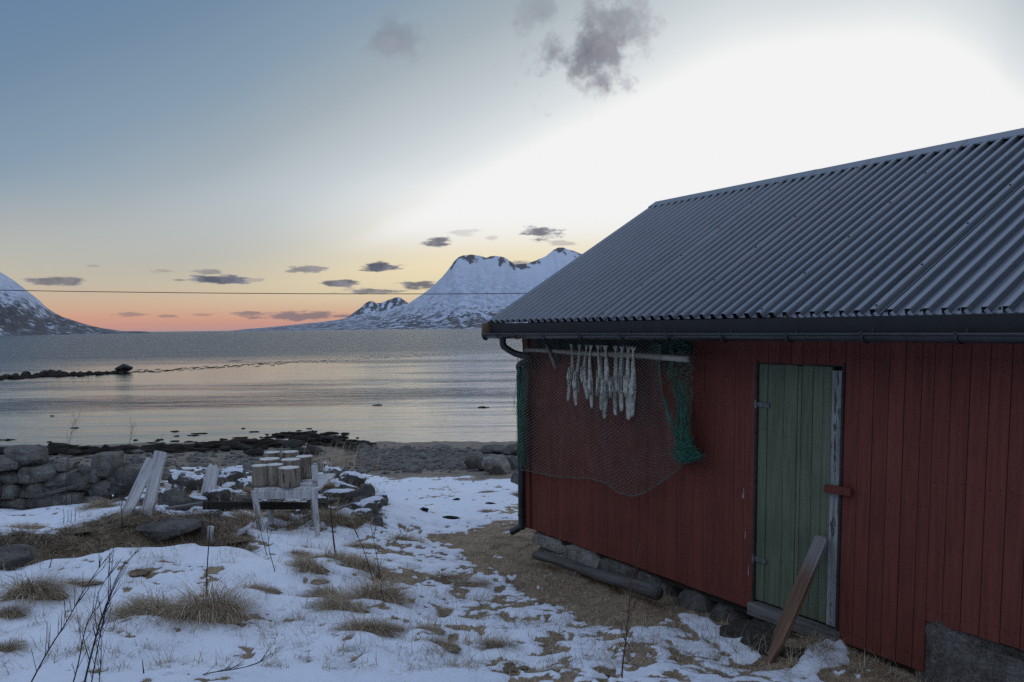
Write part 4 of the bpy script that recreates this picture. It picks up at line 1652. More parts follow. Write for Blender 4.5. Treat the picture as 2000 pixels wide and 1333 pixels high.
for k, (px, py, w_, h_) in enumerate([(640, 858, 34, 20), (575, 868, 48, 18), (610, 880, 40, 22), (440, 876, 24, 14), (483, 876, 22, 14), (500, 884, 50, 18), (660, 866, 30, 14), (690, 868, 26, 10), (145, 885, 26, 12),
                                      (545, 866, 30, 10), (585, 884, 40, 24), (530, 893, 30, 14)]):
    boulder(px, py, w_, h_, float(hit(px, py + h_ * .4, 12, 60)[1]), 460 + k, 'weedrock', 'dark weedy stone on the tide line behind the log stumps', g4)

# pebbles of the beach
b = MB()
v1, f1 = ICO1
pr = np.random.RandomState(5)
for k in range(2400):
    px = pr.uniform(700, 1020) if k < 1700 else pr.uniform(-40, 720)
    py = pr.triangular(872, 896, 924) if k < 1700 else pr.uniform(878, 925)
    d_ = None
    r_ = ray(px, py)
    # rough ground distance from the profile, then exact height
    dd_ = np.interp(py, [868, 880, 900, 928, 940], [27.5, 24.5, 20.5, 17, 16])
    x_ = r_[0] / r_[1] * dd_
    w_ = pr.lognormal(math.log(.058), .5)
    b.v += list(v1 * np.array([w_, w_ * pr.uniform(.6, 1), w_ * pr.uniform(.35, .7)]) * pr.uniform(.75, 1.2, (len(v1), 1)) + np.array([x_, dd_, 0]))
    n0 = len(b.v) - len(v1)
    b.f += [[n0 + i for i in q_] for q_ in f1]
    b.m += [0] * len(f1)
Vv = np.array(b.v)
cen = Vv.reshape(-1, len(v1), 3).mean(1)
hc = height(cen[:, 0], cen[:, 1])
Vv = Vv.reshape(-1, len(v1), 3)
Vv[:, :, 2] += (hc + .015)[:, None]
b.v = list(Vv.reshape(-1, 3))
tag(b.build('pebbles', M['pebble']), 'dark pebbles strewn over the beach', 'pebbles', kind='stuff')

# seaweed: shore belt lumps, floating shreds and the shoal line
b = MB()


def weed_lump(b, c, sx_, sy_, h_, seed):
    r = np.random.RandomState(seed)
    v, f = ICO2
    v = v.copy()
    n = fbm(v[:, 0] * 2 + seed, v[:, 1] * 2 + v[:, 2], 3, seed % 40)
    v = v * (1 + 1.1 * n)[:, None] * np.array([sx_, sy_, h_])
    v[:, 2] = np.maximum(v[:, 2], -.02)
    n0 = len(b.v)
    b.v += list(v + np.asarray(c))
    b.f += [[n0 + i for i in q_] for q_ in f]
    b.m += [0] * len(f)


pr = np.random.RandomState(15)
for k in range(800):
    px = pr.uniform(-60, 715)
    wl = np.interp(px, [0, 200, 350, 450, 600, 720], [882, 880, 876, 868, 856, 866])
    py = wl + pr.normal(2, 3.5) if px < 480 else wl + abs(pr.normal(0, 8)) - 3
    p = hit(px, py, 12, 60)
    s_ = pr.lognormal(math.log(.085), .55)
    weed_lump(b, (p[0], p[1], max(p[2], SEA)), s_ * 1.8, s_ * 1.2, s_ * pr.uniform(.25, .6), k)
for k in range(40):
    u_ = pr.rand()
    px = pr.uniform(-40, 720) if u_ < .75 else pr.uniform(300, 700)
    wl = np.interp(px, [0, 200, 350, 450, 600, 720], [880, 880, 872, 862, 852, 866])
    py = wl - abs(pr.exponential(8 if px > 250 else 11))
    if py < 790:
        continue
    r_ = ray(px, py)
    t = (SEA - EYE) / r_[2]
    p = EYEP + r_ * t
    s_ = pr.lognormal(math.log(.05), .65) * p[1] / 35
    weed_lump(b, (p[0], p[1], SEA), min(s_, .11) * 2.6, min(s_, .11) * 1.5, .03, 500 + k)
for k in range(3):
    px, py = pr.uniform(0, 1000), pr.uniform(690, 800)
    r_ = ray(px, py)
    p = EYEP + r_ * ((SEA - EYE) / r_[2])
    s_ = pr.uniform(.1, .25) * p[1] / 60
    weed_lump(b, (p[0], p[1], SEA), s_ * 2.6, s_, .04, 900 + k)
tag(b.build('seaweed', M['weed'], smooth=True), 'dark seaweed along and off the tide line', 'seaweed', kind='stuff')
b = MB()
for k in range(330):
    t = k / 330
    px = -60 + 940 * t ** 1.15
    wl = np.interp(px, [-60, 0, 130, 240, 330, 420, 560, 700, 870], [744, 740, 734, 728, 723, 718, 709, 702, 692])
    py = wl + pr.normal(0, 1.6 if px > 245 else 1.2)
    r_ = ray(px, py)
    p = EYEP + r_ * ((SEA - EYE) / r_[2])
    big = px < 250
    w_ = (pr.uniform(5, 12) if big else pr.uniform(1.5, 9) * (1 - .6 * (px > 560))) / F * p[1]
    weed_lump(b, (p[0], p[1], SEA), w_ * .6, pr.uniform(.3, .7) * (1.5 if big else 1), (pr.uniform(.08, .2) if big else pr.uniform(.012, .04)), 1200 + k)
tag(b.build('shoal', M['weed'], smooth=True), 'low weedy shoal running out from the spit', 'shoal', kind='structure')

# ------------------------------------------------------------------ bench with log stumps
bl = hit(508, 1035)
bD = float(bl[1])
zt = float(at(560, 957, bD)[2])
xl, xr = float(at(497, 957, bD)[0]), float(at(621, 957, bD)[0])
bench = empty('bench', (xl, bD, float(bl[2])))
tag(bench, 'white painted plank bench crowded with log stumps', 'bench')
B0 = np.array(bench.location)
W_ = xr - xl
DEPB = .80
topz = zt - B0[2]
b = MB()
for k in range(5):
    b.box((W_ / 2, .085 + k * .158, topz + rnd.uniform(-.003, .003)), (W_ + rnd.uniform(-.01, .03), .150, .024))
b.build('bench_top', M['white'], bench, bevel=.004)
b = MB()
b.box((W_ / 2, .0, topz - .045), (W_, .024, .075))
b.build('front_rail', M['white'], bench, bevel=.004)


def leg(b, p0, p1, w, t):
    p0, p1 = np.array(p0), np.array(p1)
    z_ = p1 - p0
    l = np.linalg.norm(z_)
    z_ = z_ / l
    x_ = np.array([1, 0, 0]) - z_[0] * z_
    x_ /= np.linalg.norm(x_)
    b.box((p0 + p1) / 2, (w, t, l), np.stack([x_, np.cross(z_, x_), z_], 1))


for (p0, p1, w_) in (((.055, -.03, -.06), (.0, -.018, topz), .05), ((W_ - .01, -.03, -.06), (W_ - .03, -.018, topz + .012), .042),
                     ((-.02, .55, -.2), (-.02, .55, topz), .05), ((W_ - .17, .55, -.2), (W_ - .17, .55, topz), .05)):
    b = MB()
    leg(b, p0, p1, w_, .035)
    b.build('leg', M['white'], bench, bevel=.004)
b = MB()
leg(b, (W_ - .045, .10, topz), (W_ - .055, .14, topz + .20), .052, .03)
b.build('end_post', M['white'], bench, bevel=.004)
b = MB()
a_, c_ = np.array([W_ - .19, .18, topz + .045]), np.array([W_ - .03, .06, topz + .075])
d_ = (c_ - a_) / np.linalg.norm(c_ - a_)
b.box((a_ + c_) / 2, (.2, .03, .02), np.stack([d_, np.cross([0, 0, 1], d_), [0, 0, 1]], 1))
b.build('brace', M['white'], bench, bevel=.003)

# stumps: px of centre, top y, width px, row depth from the front edge
st = [(564, 914, 41, .09, 'squat log stump at the front middle of the bench'), (536, 908, 34, .17, 'tall dark log stump left of the front middle one'),
      (507, 910, 32, .13, 'log stump at the front left corner of the bench'), (594, 892, 33, .52, 'tall log stump at the back right of the bench'),
      (567, 898, 38, .36, 'log stump in the centre of the bench with frosty top'), (526, 897, 40, .36, 'broad log stump behind the two left front ones'),
      (531, 884, 32, .62, 'round topped log stump at the back left of the bench'), (567, 883, 32, .66, 'log stump at the back middle of the bench')]
for k, (px, ty, w_, dq, lab) in enumerate(st):
    D = bD + dq
    zb_ = zt + .013
    tp_ = at(px, ty, D)
    h_ = max(.14, float(tp_[2]) - zb_)
    r0 = w_ / F * D / 2
    o_ = empty('log_stump', (tp_[0], D, zb_), rnd.uniform(0, 6))
    b = MB()
    n_ = 26
    ph = rnd.uniform(0, 6)
    rws = 7
    for i in range(rws):
        t = i / (rws - 1)
        for q_ in range(n_):
            a = 2 * math.pi * q_ / n_
            rr_ = r0 * (1.03 - .05 * t + .03 * math.sin(3 * a + ph) + .02 * math.sin(8 * a + ph * 2) + .012 * math.sin(13 * a + t * 3))
            b.v.append((rr_ * math.cos(a), rr_ * math.sin(a), h_ * t))
    for i in range(rws - 1):
        for q_ in range(n_):
            q2 = (q_ + 1) % n_
            b.f.append([i * n_ + q_, i * n_ + q2, (i + 1) * n_ + q2, (i + 1) * n_ + q_])
            b.m.append(0)
    b.f.append(list(range(n_)))
    b.m.append(0)
    b.build('bark', M['bark'], o_, smooth=True)
    b = MB()
    top_v = [(r0 * (.98 + .03 * math.sin(3 * a + ph) + .02 * math.sin(8 * a + ph * 2)) * math.cos(a), r0 * (.98 + .03 * math.sin(3 * a + ph) + .02 * math.sin(8 * a + ph * 2)) * math.sin(a)) for a in
             [2 * math.pi * q_ / n_ for q_ in range(n_)]]
    b.prism(top_v, (1, 0, 0), (0, 1, 0), (0, 0, h_ - .004), (0, 0, .009))
    b.build('cut_face', M['endgrain'], o_, bevel=.003)
    tag(o_, lab, 'log stump', 'log stumps on the bench')


# ------------------------------------------------------------------ planks, posts, pipes in the heap
def plank(name, base, top, w, t, mat, label, cat, face=(1, 0, 0), outline=None, lean=0.0, sink=.06):
    base, top = np.array(base, float), np.array(top, float)
    z_ = top - base
    l = np.linalg.norm(z_)
    z_ /= l
    x_ = np.array(face, float) - (np.array(face) @ z_) * z_
    x_ /= np.linalg.norm(x_)
    y_ = np.cross(z_, x_)
    b = MB()
    ol = outline or [(-.5, 0), (.5, 0), (.5, .97), (.42, 1.0), (-.40, 1.0), (-.5, .985)]
    b.prism([(p * w, -sink + q_ * (l + sink)) for p, q_ in ol], (1, 0, 0), (0, 0, 1), (0, -t / 2, 0), (0, t, 0))
    o = b.build(name, mat, bevel=.004)
    o.matrix_world = Matrix(((x_[0], y_[0], z_[0], base[0]), (x_[1], y_[1], z_[1], base[1]), (x_[2], y_[2], z_[2], base[2]), (0, 0, 0, 1)))
    return tag(o, label, cat)


p = hit(246, 1006)
plank('leaning_plank', p, at(297, 897, p[1] + .25), .09, .03, M['white'], 'pale plank leaning right, left one of the crossing pair', 'plank', (1, .15, 0))
p = hit(288, 1004)
plank('leaning_plank', p, at(314, 882, p[1] + .1), .098, .035, M['white'], 'taller pale plank standing right of the crossing pair', 'plank', (1, -.1, 0))
p = hit(402, 978)
plank('broken_post', p, at(419, 907, p[1] + .1), .115, .05, M['white'], 'short broken off pale post with ragged top', 'post', (1, .2, 0),
      [(-.5, 0), (.5, 0), (.5, .9), (.3, .93), (.2, 1.0), (-.05, .95), (-.3, 1.0), (-.5, .9)])
p = hit(322, 980)
plank('stake', p, at(331, 946, p[1]), .05, .03, M['white'], 'short snowy stake right of the leaning planks', 'stake')
p = hit(410, 1058)
plank('stake', p, at(412, 1028, p[1]), .05, .03, M['white'], 'small white peg in the snow left of the bench', 'stake')
# bent white board half sunk
p = hit(470, 1052)
b = MB()
for k in range(13):
    t = k / 12
    ang_ = -.3 + 1.5 * t
    x_, y_, z_ = -.16 + .26 * math.sin(ang_) * 1.0, -.03 + .03 * t, -.02 + .14 * (1 - math.cos(ang_))
    for s_ in (0, 1):
        b.v.append((x_, y_ + s_ * .09, z_ + s_ * .03))
for k in range(12):
    b.f.append([2 * k, 2 * k + 1, 2 * k + 3, 2 * k + 2])
    b.m.append(0)
o = b.build('curved_board', M['white'], smooth=True, loc=tuple(p))
md = o.modifiers.new('thick', 'SOLIDIFY')
md.thickness = .02
tag(o, 'curved white board half sunk in snow left of the bench leg', 'board')

D1 = 8.75
a_, c_, e_ = [hit(*q_) + np.array([0, -.03, .045]) for q_ in ((297, 988), (500, 985), (692, 960))]
b = MB()
b.tube(spline([a_, c_, e_], 10), .021, 10)
tag(b.build('black_pipe', M['blackpipe'], smooth=True), 'long black pipe lying across the heap behind the bench', 'pipe')
a_, e_ = [hit(*q_) + np.array([0, -.05, .06]) for q_ in ((405, 1004), (640, 998))]
b = MB()
d_ = (e_ - a_)
ln = np.linalg.norm(d_)
d_ /= ln
b.box((a_ + e_) / 2, (ln, .06, .075), np.stack([d_, np.cross([0, 0, 1], d_) / np.linalg.norm(np.cross([0, 0, 1], d_)), np.cross(d_, np.cross([0, 0, 1], d_))], 1))
tag(b.build('dark_beam', M['soffit'], bevel=.008), 'short thick tarred beam under the black pipe', 'beam')
a_, e_ = at(478, 956, 9.2), at(496, 960, 9.0)
b = MB()
b.tube([a_, e_], .028, 10)
tag(b.build('cut_log', M['tan'], smooth=True), 'small sawn log showing a yellow end left of the bench', 'log')
a_, e_ = at(628, 950, 9.35), at(652, 950, 9.4)
b = MB()
b.tube([a_, e_], .03, 10)
tag(b.build('cut_log', M['tan'], smooth=True), 'small sawn log behind the right bench post', 'log')

for k, (x0, y0, x1, y1, w_, lab) in enumerate(((632, 962, 700, 952, .07, 'grey board on the snow behind the right bench leg'), (640, 985, 712, 975, .08, 'grey board lying lower on the heap right of the bench'),
                                               (330, 1002, 400, 994, .06, 'thin grey board in the grass behind the long stone'), (420, 1012, 478, 1004, .05, 'short grey board left of the left bench leg'),
                                               (430, 952, 486, 962, .07, 'grey board end in the snow right of the broken post'), (655, 1002, 700, 992, .05, 'short grey lath at the foot of the heap'))):
    a_, e_ = hit(x0, y0), hit(x1, y1)
    a_[2] += .03
    e_[2] += .05
    d_ = e_ - a_
    ln = float(np.linalg.norm(d_))
    d_ /= ln
    y_ = np.cross([0, 0, 1], d_)
    y_ /= np.linalg.norm(y_)
    b = MB()
    b.box((0, 0, ln / 2), (w_, .022, min(ln, .75)))
    o = b.build('weathered_board', M['grey'], bevel=.003)
    z_ = np.cross(d_, y_)
    o.matrix_world = Matrix(((y_[0], z_[0], d_[0], a_[0]), (y_[1], z_[1], d_[1], a_[1]), (y_[2], z_[2], d_[2], a_[2]), (0, 0, 0, 1)))
    tag(o, lab, 'board', 'loose boards in the heap')
_hp = [(300, 962), (385, 985), (440, 968), (470, 985), (640, 1000), (680, 962), (705, 985), (672, 1020), (620, 985), (345, 985), (270, 985), (590, 1000), (735, 985), (510, 995)]
_hr = random.Random(88)
while len(_hp) < 46:
    q_ = (_hr.uniform(268, 745), _hr.uniform(925, 1012))
    if polyd(np.array([q_[0]]), np.array([q_[1]]), PILE)[0] > 2 and not (495 < q_[0] < 628 and q_[1] > 1000):
        _hp.append(q_)
for k, (px, py) in enumerate(_hp):
    p = hit(px, py)
    sz_ = rnd.uniform(.10, .27)
    o = rock('stone', p + np.array([0, 0, sz_ * .12]), (sz_ * 1.3, sz_, sz_ * .7), 600 + k, M['granite' if k % 3 == 0 else 'granite_snow'], rnd.uniform(0, 3), None, 10, .06, rnd.uniform(-.2, .2), 3, .55)
    tag(o, 'small rough stone lying in the grass of the heap', 'stone', 'small stones strewn in the heap')

# ------------------------------------------------------------------ wire across the sky
b = MB()
b.tube(spline([at(-700, 552, 30), at(0, 567, 30), at(250, 571, 30), at(500, 573.5, 30), at(760, 574.5, 30), at(1035, 573, 30), at(1500, 562, 30), at(2100, 535, 30)], 8), .0125, 6)
tag(b.build('overhead_wire', M['wire'], smooth=True), 'thin black wire strung across the view above the fjord', 'wire')


# ------------------------------------------------------------------ grass
def arch(base, az_, lean, length, r, nseg=4, droop=1.0):
    """points of a drooping blade"""
    pts = [np.array(base, float)]
    a = lean
    d = np.array([math.cos(az_), math.sin(az_)])
    p = pts[0].copy()
    for k in range(nseg):
        st_ = length / nseg
        p = p + np.array([d[0] * math.sin(a), d[1] * math.sin(a), math.cos(a)]) * st_
        pts.append(p.copy())
        a = min(a + droop * r.uniform(.25, .6), 2.35)
    return pts


def tussock_mesh(name, seed, n=430, rad=.13, l0=.16, l1=.34, comb=None, mat='straw', width=.0034, hgt=.10):
    r = random.Random(seed)
    b = MB()
    # thatched core the blades grow from
    nr_, ns_ = 7, 20
    for i in range(nr_):
        t = i / (nr_ - 1)
        for j in range(ns_):
            a = 2 * math.pi * j / ns_
            q_ = rad * 1.35 * t * (1 + .16 * math.sin(3 * a + seed) + .09 * math.sin(7 * a + 2 * seed))
            b.v.append((q_ * math.cos(a) * 1.25, q_ * math.sin(a), hgt * .62 * (1 - t * t) * (1 + .2 * math.sin(5 * a + i)) - .012))
            b.tint.append(.12 + .2 * r.random())
    for i in range(nr_ - 1):
        for j in range(ns_):
            j2 = (j + 1) % ns_
            b.f.append([i * ns_ + j, i * ns_ + j2, (i + 1) * ns_ + j2, (i + 1) * ns_ + j])
            b.m.append(0)
    for k in range(n):
        a = r.uniform(0, 2 * math.pi)
        t = math.sqrt(r.random())
        q_ = t * rad * 1.2
        base = (q_ * math.cos(a) * 1.25, q_ * math.sin(a), hgt * .6 * (1 - t * t * .8) - .02)
        az_ = a + r.gauss(0, .55)
        if comb is not None and r.random() < .55:
            az_ = comb + r.gauss(0, .5)
        lean = r.uniform(.1, .55) + t * .65
        pts = arch(base, az_, lean, r.uniform(l0, l1) * (1 - .25 * t), r, 5, 1.0)
        pts = [np.array([p[0], p[1], max(p[2], .0 + r.uniform(0, .02))]) for p in pts]
        b.blade(pts, width * r.uniform(.6, 1.3), np.array([-math.sin(az_), math.cos(az_), 0]), min(1, max(0, r.gauss(.55, .22))))
    me_ = b.build(name, M[mat])
    md_ = me_.data
    bpy.data.objects.remove(me_)
    return md_


TUS = [tussock_mesh('grass_tussock', 11, 900), tussock_mesh('grass_tussock', 12, 800, comb=.3), tussock_mesh('grass_tussock', 13, 800, comb=2.8),
       tussock_mesh('grass_tussock', 14, 700, .17, .10, .24, comb=-.4, hgt=.055), tussock_mesh('grass_tussock', 15, 450, .15, .08, .2, hgt=.07)]
for k, (px, py, w_, var, lab) in enumerate(tus):
    p = _tp[k].copy()
    D = p[1]
    p[2] = hz(p[0], p[1])
    sc = (w_ / F * D) / .46
    o = bpy.data.objects.new('grass_tussock', TUS[var])
    COL.objects.link(o)
    o.location = (p[0], p[1], p[2] - .01)
    o.scale = (sc * rnd.uniform(.95, 1.35), sc * rnd.uniform(.8, 1.1), sc * rnd.uniform(1.0, 1.4))
    o.rotation_euler = (0, 0, rnd.uniform(-.5, .5) + (math.pi if k % 3 == 1 and var in (0, 4) else 0))
    tag(o, lab, 'grass tussock', 'dry grass tussocks on the snow')

# tall straw by the tide line
b = MB()
r = random.Random(77)
for k in range(170):
    px = r.gauss(660, 32)
    p = hit(px, r.uniform(902, 922), 9, 30)
    pts = arch((p[0], p[1], p[2]), r.uniform(-.6, .9), r.uniform(.0, .25), r.uniform(.2, .65), r, 4, .3)
    b.blade(pts, .009, np.array([1, 0, 0]), r.uniform(.4, .85))
tag(b.build('tall_grass', M['straw']), 'pale tall beach grass behind the stone heap', 'grass', kind='stuff')

# matted straw, bank grass and sprigs: uncountable
gr2 = np.random.RandomState(4)


def scatter(n, x0, x1, y0, y1):
    """ground points sampled evenly over the view"""
    px = gr2.uniform(x0, x1, n)
    py = gr2.uniform(y0, y1, n)
    off = py - (652.5 - .0117 * px)
    dirs = np.stack([ray(a, c) for a, c in zip(px, py)])
    z = np.zeros(n)
    for _ in range(3):
        d = np.clip(F * (EYE - z) / off, 3.2, 14)
        x = dirs[:, 0] / dirs[:, 1] * d
        z = base_h(x, d)
    return x, d


def neartuft(x, y):
    m = np.zeros(len(x), bool)
    for (tx, ty, tw) in DRIFTS:
        m |= (((x - tx) / 1.5) ** 2 + (y - ty) ** 2 < (tw * .75 * (.6 + gr2.rand(len(x)))) ** 2) & (gr2.rand(len(x)) < .7)
    return m


def bankmask(x, y):
    px, py = project(x, y, base_h(x, y))
    d = np.interp(px, _cx, _cy) - py
    return (d > 2) & (d < 27) & (px < 510 - 50 * gr2.rand(len(px)))


def mat_grass(name, n, box, keep, l0, l1, mat, lab, lean0=.9, lean1=1.4, w=.003, flow=None, nseg=2, droop=.5):
    x, y = scatter(n, *box)
    z, sn, be, we, px, py = height(x, y, True)
    k_ = keep(x, y, sn, be, px, py)
    b = MB()
    r = random.Random(n)
    for i in np.where(k_)[0]:
        # keep out of the boathouse
        dl = np.array([x[i], y[i], 0]) - P0
        if dl @ Q > -.01 and dl @ S > -.05:
            continue
        az_ = r.uniform(0, 2 * math.pi) if flow is None else flow(x[i], y[i]) + r.gauss(0, .7)
        pts = arch((x[i], y[i], z[i] - .004), az_, r.uniform(lean0, lean1), r.uniform(l0, l1), r, nseg, droop)
        pts = [p if p[2] > z[i] + .001 else np.array([p[0], p[1], z[i] + .002 + .004 * r.random()]) for p in pts]
        b.blade(pts, w * r.uniform(.6, 1.3), np.array([-math.sin(az_), math.cos(az_), 0]), min(1, max(0, r.gauss(.5, .25))))
    return tag(b.build(name, M[mat]), lab, 'grass', kind='stuff')


mat_grass('matted_grass', 60000, (640, 1900, 1000, 1345), lambda x, y, sn, be, px, py: (sn < .5) & (be < .3) & (polyd(px, py, DOORPATCH) < 0) & (gr2.rand(len(x)) < sm(y, 3.5, 8) * .5 + .5),
          .03, .10, 'straw', 'trodden straw and short dry grass beside the boathouse', .8, 1.45, .0032)
mat_grass('bank_grass', 44000, (-240, 560, 1010, 1140), lambda x, y, sn, be, px, py: bankmask(x, y), .09, .26, 'bankstraw', 'brown drooping grass covering the bank', .8, 1.5, .0045,
          lambda x, y: -1.6 + .5 * math.sin(x * 2.5), 4, .8)
mat_grass('heap_grass', 18000, (250, 760, 905, 1050), lambda x, y, sn, be, px, py: (sn < .75) & (be < .4) & (polyd(px, py, PILE) > -14), .07, .24, 'straw', 'brown grass between the stones of the heap', .2, 1.1, .004, None, 3, .7)
mat_grass('snow_sprigs', 16000, (-20, 1700, 1050, 1345), lambda x, y, sn, be, px, py: (sn > .3) & ((fbm(x * 5, y * 5, 2, 91) > .22) | neartuft(x, y)), .03, .11, 'straw', 'thin grass sprigs poking through the snow', .1, 1.2, .0028, None, 3, .5)


# many small tufts breaking through the thin snow
b = MB()
r = random.Random(515)
cx_, cy_ = scatter(620, -40, 1650, 1040, 1345)
zz_, sn_, be_, we_, ppx, ppy = height(cx_, cy_, True)
_wc = [L2W(r.uniform(.1, 5.2), -r.uniform(.04, .30), 0) for _ in range(90)]
cx_, cy_ = np.concatenate([cx_, [p[0] for p in _wc]]), np.concatenate([cy_, [p[1] for p in _wc]])
zz_, sn_, be_, we_, ppx, ppy = height(cx_, cy_, True)
for i in range(len(cx_)):
    if i < 620 and r.random() > (.92 if ppx[i] > 560 else .5) or be_[i] > .3:
        continue
    dl = np.array([cx_[i], cy_[i], 0]) - P0
    if i < 620 and dl @ Q > -.12 and dl @ S > -.1:
        continue
    sp_ = r.uniform(.02, .10)
    dirn = r.uniform(0, 6.28)
    for k in range(r.randint(8, 34)):
        a = r.uniform(0, 6.28)
        q_ = sp_ * math.sqrt(r.random())
        x_, y_ = cx_[i] + 1.7 * q_ * math.cos(a), cy_[i] + q_ * math.sin(a)
        az_ = dirn + r.gauss(0, .9)
        pts = arch((x_, y_, zz_[i] - .012), az_, r.uniform(.2, 1.35), r.uniform(.04, .15), r, 3, .6)
        pts = [np.array([p[0], p[1], max(p[2], zz_[i] - .004)]) for p in pts]
        b.blade(pts, .0032 * r.uniform(.6, 1.3), np.array([-math.sin(az_), math.cos(az_), 0]), min(1, max(0, r.gauss(.42, .22))))
tag(b.build('sparse_grass', M['straw']), 'small sparse grass tufts all over the thin snow', 'grass', kind='stuff')


# ------------------------------------------------------------------ saplings and stalks
def sapling(name, path, D, r0, label, mat='twig', branches=0, seed=0, group=None, blen=.12, cat='sapling', grow_to=None):
    """bare stem along photo points at distance D, rooted in the ground"""
    r = random.Random(seed)
    pts = [at(px, py, D + (0 if k == 0 else .02 * k)) for k, (px, py) in enumerate(path)]
    g = hz(pts[0][0], pts[0][1])
    if pts[0][2] > g - .02:
        pts = [np.array([pts[0][0] - .02, pts[0][1], g - .03])] + pts
    sp = spline(pts, 6)
    n_ = len(sp)
    b = MB()
    b.tube(sp, [r0 * (1 - .72 * i / (n_ - 1)) for i in range(n_)], 6)
    if branches:
        for k in range(branches):
            i = int(n_ * r.uniform(.25, .95))
            i = min(i, n_ - 2)
            base = sp[i]
            t = sp[i + 1] - sp[i]
            t /= np.linalg.norm(t)
            sd = np.array([r.choice((-1, 1)), r.uniform(-.6, .6), r.uniform(-.1, .3)])
            d_ = t * .9 + sd * r.uniform(.3, .6)
            d_ /= np.linalg.norm(d_)
            l = blen * r.uniform(.4, 1.5)
            p1 = base + d_ * l * .5 + np.array([0, 0, .01])
            p2 = base + d_ * l + np.array([0, 0, .03 * l / .1])
            b.tube([base, p1, p2], [r0 * .42, r0 * .3, r0 * .16], 4)
            if r.random() < .6:
                q_ = p1 + (d_ + np.array([r.uniform(-.5, .5), 0, r.uniform(.1, .6)])) * l * .4
                b.tube([p1, q_], [r0 * .26, r0 * .14], 4)
    o = b.build(name, M[mat], smooth=True)
    return tag(o, label, cat, group)


gs = 'bare saplings in the snow'
sapling('sapling', [(52, 1350), (95, 1270), (130, 1215), (160, 1160), (185, 1122), (202, 1098)], 3.95, .0042, 'leaning bare sapling, leftmost of the bottom left cluster', 'twig', 24, 1, gs, .1)
sapling('sapling', [(138, 1350), (152, 1300), (168, 1225), (185, 1190), (196, 1150), (230, 1097)], 3.9, .004, 'kinked bare sapling, second in the bottom left cluster', 'twig', 14, 2, gs)
sapling('sapling', [(162, 1350), (178, 1280), (196, 1215), (214, 1165), (228, 1130), (246, 1094)], 3.8, .0058, 'thickest bare sapling of the bottom left cluster', 'twig', 16, 3, gs, .09)
sapling('sapling', [(176, 1350), (190, 1270), (205, 1200), (222, 1150), (240, 1110)], 3.84, .0035, 'thin bare sapling pressed against the thickest one', 'twig', 10, 4, gs, .09)
sapling('sapling', [(192, 1350), (197, 1290), (197, 1240), (190, 1215)], 3.85, .003, 'short bare sapling right in the bottom left cluster', 'twig', 12, 5, gs, .1)
sapling('fallen_twig', [(330, 1340), (400, 1317), (455, 1308), (498, 1298), (520, 1284)], 4.15, .0036, 'arching twig lying low over the snow at the bottom', 'twig', 14, 6, None, .1, 'twig')
sapling('stake', [(284, 1345), (278, 1290)], 4.1, .006, 'thin dark stake poking from snow at the bottom left', 'twig', 0, 7, None, .1, 'stake')
sapling('sapling', [(404, 1160), (404, 1120), (408, 1060), (411, 1010), (414, 975)], float(hit(404, 1190)[1]), .0055, 'tall straight stem rising from the largest tussock', 'twig', 0, 8, gs)
sapling('sapling', [(523, 1092), (512, 1050), (503, 1005), (500, 985)], float(hit(523, 1092)[1]), .004, 'thin leaning stem before the left bench leg', 'twig', 2, 9, gs)
sapling('sapling', [(537, 1118), (527, 1080), (523, 1046), (521, 1020)], float(hit(537, 1118)[1]), .004, 'thin stem rising before the bench middle', 'twig', 2, 10, gs)
sapling('stake', [(655, 1088), (651, 1050), (647, 1005), (646, 985)], float(hit(655, 1088)[1]), .011, 'dark leaning stake in the mossy tussock', 'twig', 0, 11, None, .1, 'stake')
sapling('sapling', [(728, 1135), (714, 1085), (700, 1050), (688, 1022)], float(hit(728, 1138)[1]), .0048, 'thin sapling leaning left above the trio of tussocks', 'twig', 5, 12, gs, .06)
sapling('sapling', [(745, 1145), (738, 1100), (731, 1060), (722, 1020)], float(hit(745, 1148)[1]), .0048, 'thin sapling right above the trio of tussocks', 'twig', 5, 13, gs, .06)
sapling('sapling', [(1214, 1350), (1216, 1300), (1222, 1255), (1228, 1190), (1233, 1135), (1243, 1100), (1250, 1062)], 4.25, .005, 'reddish bare sapling standing before the red wall', 'redtwig', 16, 14, gs, .09)
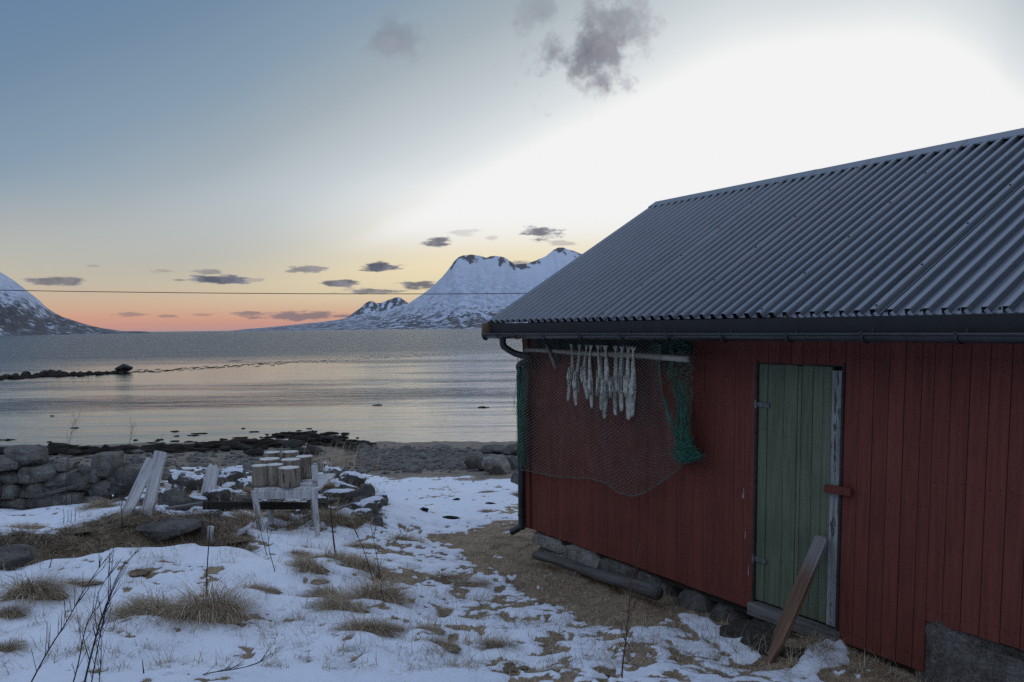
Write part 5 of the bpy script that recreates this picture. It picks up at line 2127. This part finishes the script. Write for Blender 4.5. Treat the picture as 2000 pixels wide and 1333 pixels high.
sapling('dead_stalk', [(130, 960), (132, 900), (138, 850), (148, 818)], 9.4, .004, 'tall dry stalk at the left above the stone wall', 'twig', 8, 15, None, .12, 'stalk')
sapling('dead_stalk', [(140, 965), (134, 900), (131, 850), (132, 840)], 9.45, .003, 'thin dry stalk crossing the tall left one', 'twig', 4, 16, None, .1, 'stalk')
sapling('dead_stalk', [(240, 930), (250, 880), (257, 845), (262, 824)], 9.3, .004, 'tall dry stalk above the pointed wall stone', 'twig', 6, 17, None, .1, 'stalk')
sapling('dead_stalk', [(306, 890), (312, 865), (320, 842)], 9.9, .003, 'short dry stalk above the leaning planks', 'twig', 3, 18, None, .08, 'stalk')
sapling('dead_stalk', [(783, 1040), (780, 1032), (783, 1022)], float(hit(783, 1048)[1]), .004, 'short dark stalk in the snow path', 'twig', 0, 19, None, .08, 'stalk')
for k, (px, py, h_) in enumerate(((124, 1022, 30), (132, 1022, 26), (138, 1020, 24), (146, 1020, 28))):
    sapling('dead_stalk', [(px, py), (px + 1, py - h_ * .5), (px - 1 + k, py - h_)], float(hit(px, py)[1]), .004, 'short dark stalk in the row below the stone wall', 'twig', 0, 30 + k, 'short stalks below the stone wall', .08, 'stalk')
sapling('dead_stalk', [(238, 1040), (238, 1000), (236, 960)], float(hit(238, 1040)[1]), .005, 'upright dark stalk left of the leaning planks', 'twig', 3, 35, None, .05, 'stalk')
sapling('dead_stalk', [(95, 1120), (103, 1080), (110, 1040)], float(hit(95, 1112)[1]), .004, 'pale stalk on the grassy bank', 'stalk', 2, 36, None, .06, 'stalk')
# dark weed scraps on the snow path
for k, (px, py, w_) in enumerate(((880, 1013, 40), (826, 997, 24), (957, 985, 18), (893, 977, 14))):
    p = hit(px, py)
    b = MB()
    weed_lump(b, (0, 0, 0), w_ / F * p[1] * .5, w_ / F * p[1] * .3, .025, 2000 + k)
    tag(b.build('seaweed_scrap', M['weed'], smooth=True, loc=tuple(p)), ['large dark scrap of seaweed on the snowy path', 'smaller dark scrap of seaweed left on the path', 'dark scrap of seaweed near the downpipe', 'tiny dark scrap high on the snow path'][k], 'seaweed', 'seaweed scraps on the snowy path')
